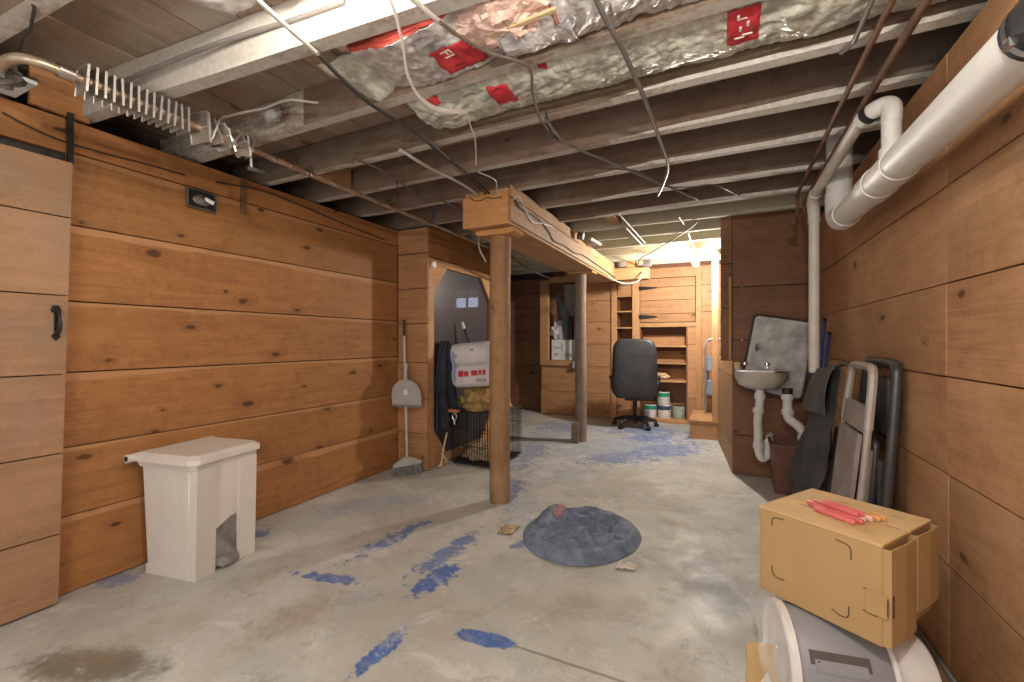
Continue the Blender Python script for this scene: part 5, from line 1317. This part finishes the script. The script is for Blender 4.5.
t = thing('hanging_hook', 'pale bent hook hanging left of the log post', 'hook', (-1.85, 3.2, 2.0))
MB().tube(smoothpath([at(478, 196, Y=3.2), at(478.5, 230, Y=3.2), at(479, 246, Y=3.2), at(481, 253, Y=3.2), at(483, 256, Y=3.2), at(486, 262, Y=3.2)]), 0.007, 6).build('hook', M['cable_white'], t, True)
for (a, b_, lb) in (((397, 180), (397, 200), 'thin nail wire hanging below the joists left of strap'), ((418, 186), (418, 196), 'short nail wire hanging just left of the blue strap')):
    cable('nail_wire', lb, [(a[0], a[1], 2.275), (b_[0], b_[1], 2.20)], 0.004, M['cable_black'], cat='wire')

o = lump('cable_fitting', at(272, 113, Z=2.34), (0.05, 0.035, 0.04), M['greycard'], 0.3, 2.5, 4.0, nn=20); tag(o, 'grey plastic fitting with cable on face of the second joist', 'fitting')
# ------------------------------------------------------------------ bulbs
def bulb(label, loc, key, drop=0.05, r=0.033):
    t = thing('light_bulb', label, 'light bulb', (loc[0], loc[1], loc[2] - r), 0, 'bare bulbs on the joists')
    MB().ball(loc, (r, r, r * 1.12), 20, 14).build('glass', bulbmat('lit_bulb_' + key, BULB_POWER[key], r), t, True)
    top = Vector(loc) + Vector((0, 0, r * 1.1))
    MB().lathe([(0.017, 0), (0.02, 0.02), (0.022, 0.045)], 14, Matrix.Translation(top)).build('screw_base', M['steel'], t, True)
    MB().lathe([(0.028, 0.03), (0.034, 0.045), (0.055, 0.055), (0.055, drop + 0.02)], 20, Matrix.Translation(top)).build('holder', M['porcelain'], t, True)
bulb('bright bare bulb in a porcelain holder at the far joist', (-0.272, 5.50, 2.10), 'stair', 0.07)
bulb('bare bulb under the first joist bay, over the finned tube', (-1.12, 0.76, 2.365), 'left')
bulb('bare bulb under the joists by the thick white pipe', (0.12, 0.45, 2.07), 'right', 0.13)
t = thing('fill_lamp', 'unseen globe fill lamp added behind the viewpoint', 'fill lamp', (-1.0, -0.62, 0))  # lamp added out of view for soft frontal fill light
MB().ball((-1.0, -0.62, 1.42), 0.17, 24, 16).build('fill_lamp_globe', bulbmat('lit_fill_globe', BULB_POWER['lamp'], 0.17), t, True)
MB().tube([(-1.0, -0.62, 0.02), (-1.0, -0.62, 1.26)], 0.012, 10).build('pole', M['blackmetal'], t, True)
MB().lathe([(0.14, 0), (0.14, 0.015), (0.02, 0.03)], 24, Matrix.Translation((-1.0, -0.62, 0))).build('base', M['blackmetal'], t, True)

# ------------------------------------------------------------------ box and appliance at the lower right
A0, B0 = Vector((0.118, 1.765, 0.335)), Vector((0.408, 1.567, 0.335))
ang = math.atan2((B0 - A0).y, (B0 - A0).x)
bw, bd, bh = (B0 - A0).length, 0.355, 0.29
t = thing('cardboard_box', 'closed brown cardboard box with folded end flaps resting on appliance', 'cardboard box', tuple(A0), ang)
L = chain(t)
MB().box((0, 0, 0), (bw, bd * 0.985, bh - 0.008), L, 0.003).build('body', M['cardboard'], t)
for y0_, y1_ in ((0.0, bd * 0.50), (bd * 0.525, bd)):
    MB().box((-0.001, y0_, bh - 0.008), (bw + 0.001, y1_, bh), L, 0.001).build('top_flap', M['cardboard_pale'], t)
# double-walled end flaps with hollow pockets
for y0_, y1_ in ((0.004, bd * 0.50), (bd * 0.53, bd - 0.004)):
    yb0 = bw + 0.004
    poly = [(bw, y0_), (bw + 0.018, y0_ + 0.004), (bw + 0.023, (y0_ + y1_) / 2), (bw + 0.020, y1_ - 0.004), (bw, y1_), (bw, y1_ - 0.004), (bw + 0.015, y1_ - 0.009), (bw + 0.018, (y0_ + y1_) / 2), (bw + 0.013, y0_ + 0.009), (bw, y0_ + 0.004)]
    MB().prism(poly, 0.004 if y0_ < 0.1 else 0.05, bh - 0.012, L).build('end_flap', M['cardboard'], t)
MB().box((bw + 0.0165, 0.010, 0.09), (bw + 0.0205, 0.020, 0.15), L).build('slot', M['ink'], t)
MB().box((bw - 0.04, -0.003, 0.085), (bw + 0.012, 0.0, 0.15), L, 0.001).build('tuck_tab', M['cardboard'], t)
def pmark(pts, r=0.0018):
    MB().tube([L @ Vector((x, -0.001, z)) for x, z in smoothpath2(pts)], r, 5).build('printed_corner', M['ink'], t)
def smoothpath2(p): return [(q.x, q.z) for q in smoothpath([Vector((a, 0, b)) for a, b in p], 5)]
pmark([(0.045, 0.235), (0.045, 0.255), (0.055, 0.265), (0.085, 0.268)])
pmark([(0.235, 0.262), (0.265, 0.258), (0.275, 0.245), (0.275, 0.215)])
pmark([(0.045, 0.10), (0.045, 0.08), (0.057, 0.066), (0.085, 0.066)])
pmark([(0.225, 0.045), (0.250, 0.037), (0.268, 0.045), (0.270, 0.075)])
pmark([(0.305, 0.15), (0.325, 0.148), (0.34, 0.148)]); pmark([(0.305, 0.085), (0.325, 0.083), (0.34, 0.083)])
MB().box((bw + 0.011, -0.004, 0.095), (bw + 0.0135, 0.0, 0.14), L).build('slot', M['ink'], t)
for sx, sy in ((0.07, 0.13), (0.2, 0.09), (0.30, 0.17), (0.12, 0.28), (0.27, 0.28)):
    MB().box((sx, sy, bh), (sx + 0.035, sy + 0.006, bh + 0.0008), L).build('scuff', M['cardboard_brown'], t)
# pink clips on top of the box
zc = 0.335 + bh + 0.001
def clip(p0, p1, w, mat, label, z=0.0, hgt=0.017):
    w *= 1.5
    a, b = L @ Vector((p0[0], p0[1], 0)), L @ Vector((p1[0], p1[1], 0))
    d = (b - a); ln = d.length; T = Matrix.Translation(((a.x + b.x) / 2, (a.y + b.y) / 2, zc + z)) @ Matrix.Rotation(math.atan2(d.y, d.x), 4, 'Z')
    t2 = thing('plastic_clip', label, 'clip', ((a.x + b.x) / 2, (a.y + b.y) / 2, zc + z), 0, 'pink clips on the box')
    mb = MB(); mb.rbox((0, w * 0.32, hgt * 0.5), (ln, w * 0.32, hgt), hgt * 0.3, 2, T); mb.build('jaw', mat, t2, True)
    mb = MB(); mb.rbox((0, -w * 0.32, hgt * 0.5), (ln * 0.92, w * 0.32, hgt), hgt * 0.3, 2, T); mb.build('jaw', mat, t2, True)
    MB().rbox((-ln * 0.36, 0, hgt * 0.5), (ln * 0.16, w * 0.5, hgt * 0.8), hgt * 0.25, 2, T).build('hinge', mat, t2, True)
clip((0.12, 0.125), (0.26, 0.10), 0.028, M['pinkclip'], 'pink-red plastic clip lying in front on top of the box')
clip((0.15, 0.175), (0.265, 0.15), 0.026, M['paleclip'], 'pale pink plastic clip lying behind on top of the box')
clip((0.085, 0.165), (0.145, 0.145), 0.028, M['pinkclip'], 'short red clip at left end of the little pile')
clip((0.235, 0.205), (0.285, 0.195), 0.022, M['amberclip'], 'small amber clip at right end of the little pile')
clip((0.13, 0.15), (0.255, 0.125), 0.02, M['pinkclip'], 'pink-red clip lying across the middle of the pile', 0.0175)

# appliance lying on its side under the box
axd = Vector((0.985, 0.17, 0)).normalized()
Pc = at(780, 604, Z=0.335); Pc.z = 0.168; Pc -= axd * 0.018
t = thing('appliance', 'grey and white round plastic appliance lying on its side under box', 'appliance', (Pc.x + 0.2, Pc.y, 0), math.atan2(axd.y, axd.x))
RX = Matrix.Translation(Pc) @ Matrix.Rotation(math.atan2(axd.y, axd.x), 4, 'Z') @ Matrix.Rotation(R(90), 4, 'Y')
MB().lathe([(0.150, 0.010), (0.158, 0.006), (0.164, 0.009), (0.166, 0.014), (0.166, 0.032), (0.158, 0.038)], 56, RX).build('end_ring', M['appl_white'], t, True)
MB().lathe([(0.02, 0.012), (0.152, 0.012)], 48, RX).build('end_face', M['appl_grey'], t, True)
MB().lathe([(0.155, 0.035), (0.160, 0.045), (0.160, 0.262), (0.150, 0.275)], 56, RX).build('shell', M['appl_grey'], t, True)
MB().lathe([(0.145, 0.27), (0.157, 0.275), (0.157, 0.284), (0.130, 0.290), (0.126, 0.385), (0.118, 0.398), (0.08, 0.40)], 56, RX).build('end_cap', M['appl_white'], t, True)
def curved(a0, a1, z0, z1, r0, r1, name, mat, n=14):
    """patch of shell between two angles; angle 0 is the front, 90 the top"""
    vs = []; fs = []
    for i in range(n + 1):
        a = R(a0 + (a1 - a0) * i / n)
        ca, sa = math.sin(a), math.cos(a)      # local x is down after turning
        for r in (r0, r1):
            for z in (z0, z1): vs.append((-r * ca, -r * sa, z))
    for i in range(n):
        k = i * 4
        fs += [(k, k + 1, k + 5, k + 4), (k + 2, k + 6, k + 7, k + 3), (k, k + 4, k + 6, k + 2), (k + 1, k + 3, k + 7, k + 5)]
    fs += [(0, 2, 3, 1), (n * 4, n * 4 + 1, n * 4 + 3, n * 4 + 2)]
    return MB().add(vs, fs, RX).build(name, mat, t, True)
curved(29, 42, 0.06, 0.215, 0.158, 0.1612, 'handle_recess', M['slot'])
curved(23, 34, 0.072, 0.205, 0.159, 0.163, 'handle_plate', M['appl_grey'])
MB().ball((0, 0, 0), 0.003, 8, 6, RX @ Matrix.Translation((-0.163 * math.sin(R(32)), -0.163 * math.cos(R(32)), 0.082))).build('screw', M['slot'], t)
# clear plastic around its left end
def wrap(u, v):
    a = R(-40 + 170 * u)
    r = 0.19 + 0.012 * nz(u * 8, v * 5, 2) + 0.01 * abs(nz(u * 20, v * 9, 6))
    z = -0.07 + 0.075 * v + 0.015 * nz(u * 6, v * 3, 9)
    k = 1 - 0.25 * (1 - v) ** 2
    p = RX @ Vector((-r * k * math.sin(a), -r * k * math.cos(a), z))
    p.z = max(p.z, 0.003)
    return p
o = MB().grid(wrap, 50, 14).build('plastic_wrap', M['clearwrap'], None, True); tag(o, 'crinkled clear plastic wrap hugging the end of the appliance', 'plastic wrap')
t = thing('cardboard_flap', 'torn upright piece of tan cardboard left of the appliance', 'cardboard', (0.07, 1.62, 0))
T = Matrix.Translation((0.10, 1.60, 0)) @ Matrix.Rotation(R(20), 4, 'Z') @ Matrix.Rotation(R(90), 4, 'X')
MB().prism([(-0.035, 0), (0.06, 0), (0.06, 0.16), (0.045, 0.20), (0.06, 0.235), (-0.03, 0.24)], -0.003, 0.003, T).build('panel', M['cardboard_pale'], t)
MB().prism([(0.0, 0), (0.055, 0), (0.05, 0.10), (0.03, 0.15), (0.012, 0.12)], 0.0035, 0.006, T).build('white_liner', M['whiteprint'], t)
o = MB().box((-0.14, -0.22, 0.002), (0.14, 0.22, 0.008), Matrix.Translation((0.585, 2.0, 0)) @ Matrix.Rotation(R(3), 4, 'Z')).build('cardboard_sheet', M['cardboard_brown']); tag(o, 'flat brown cardboard sheet on the floor by the right wall', 'cardboard')
o = MB().tube(smoothpath([(0.725, 2.6, 0.012), (0.72, 2.4, 0.012), (0.724, 2.2, 0.012), (0.718, 1.9, 0.012)]), 0.006, 6).build('power_cord', M['cable_grey'], None, True); tag(o, 'thin grey cable lying along foot of the right wall', 'cable')
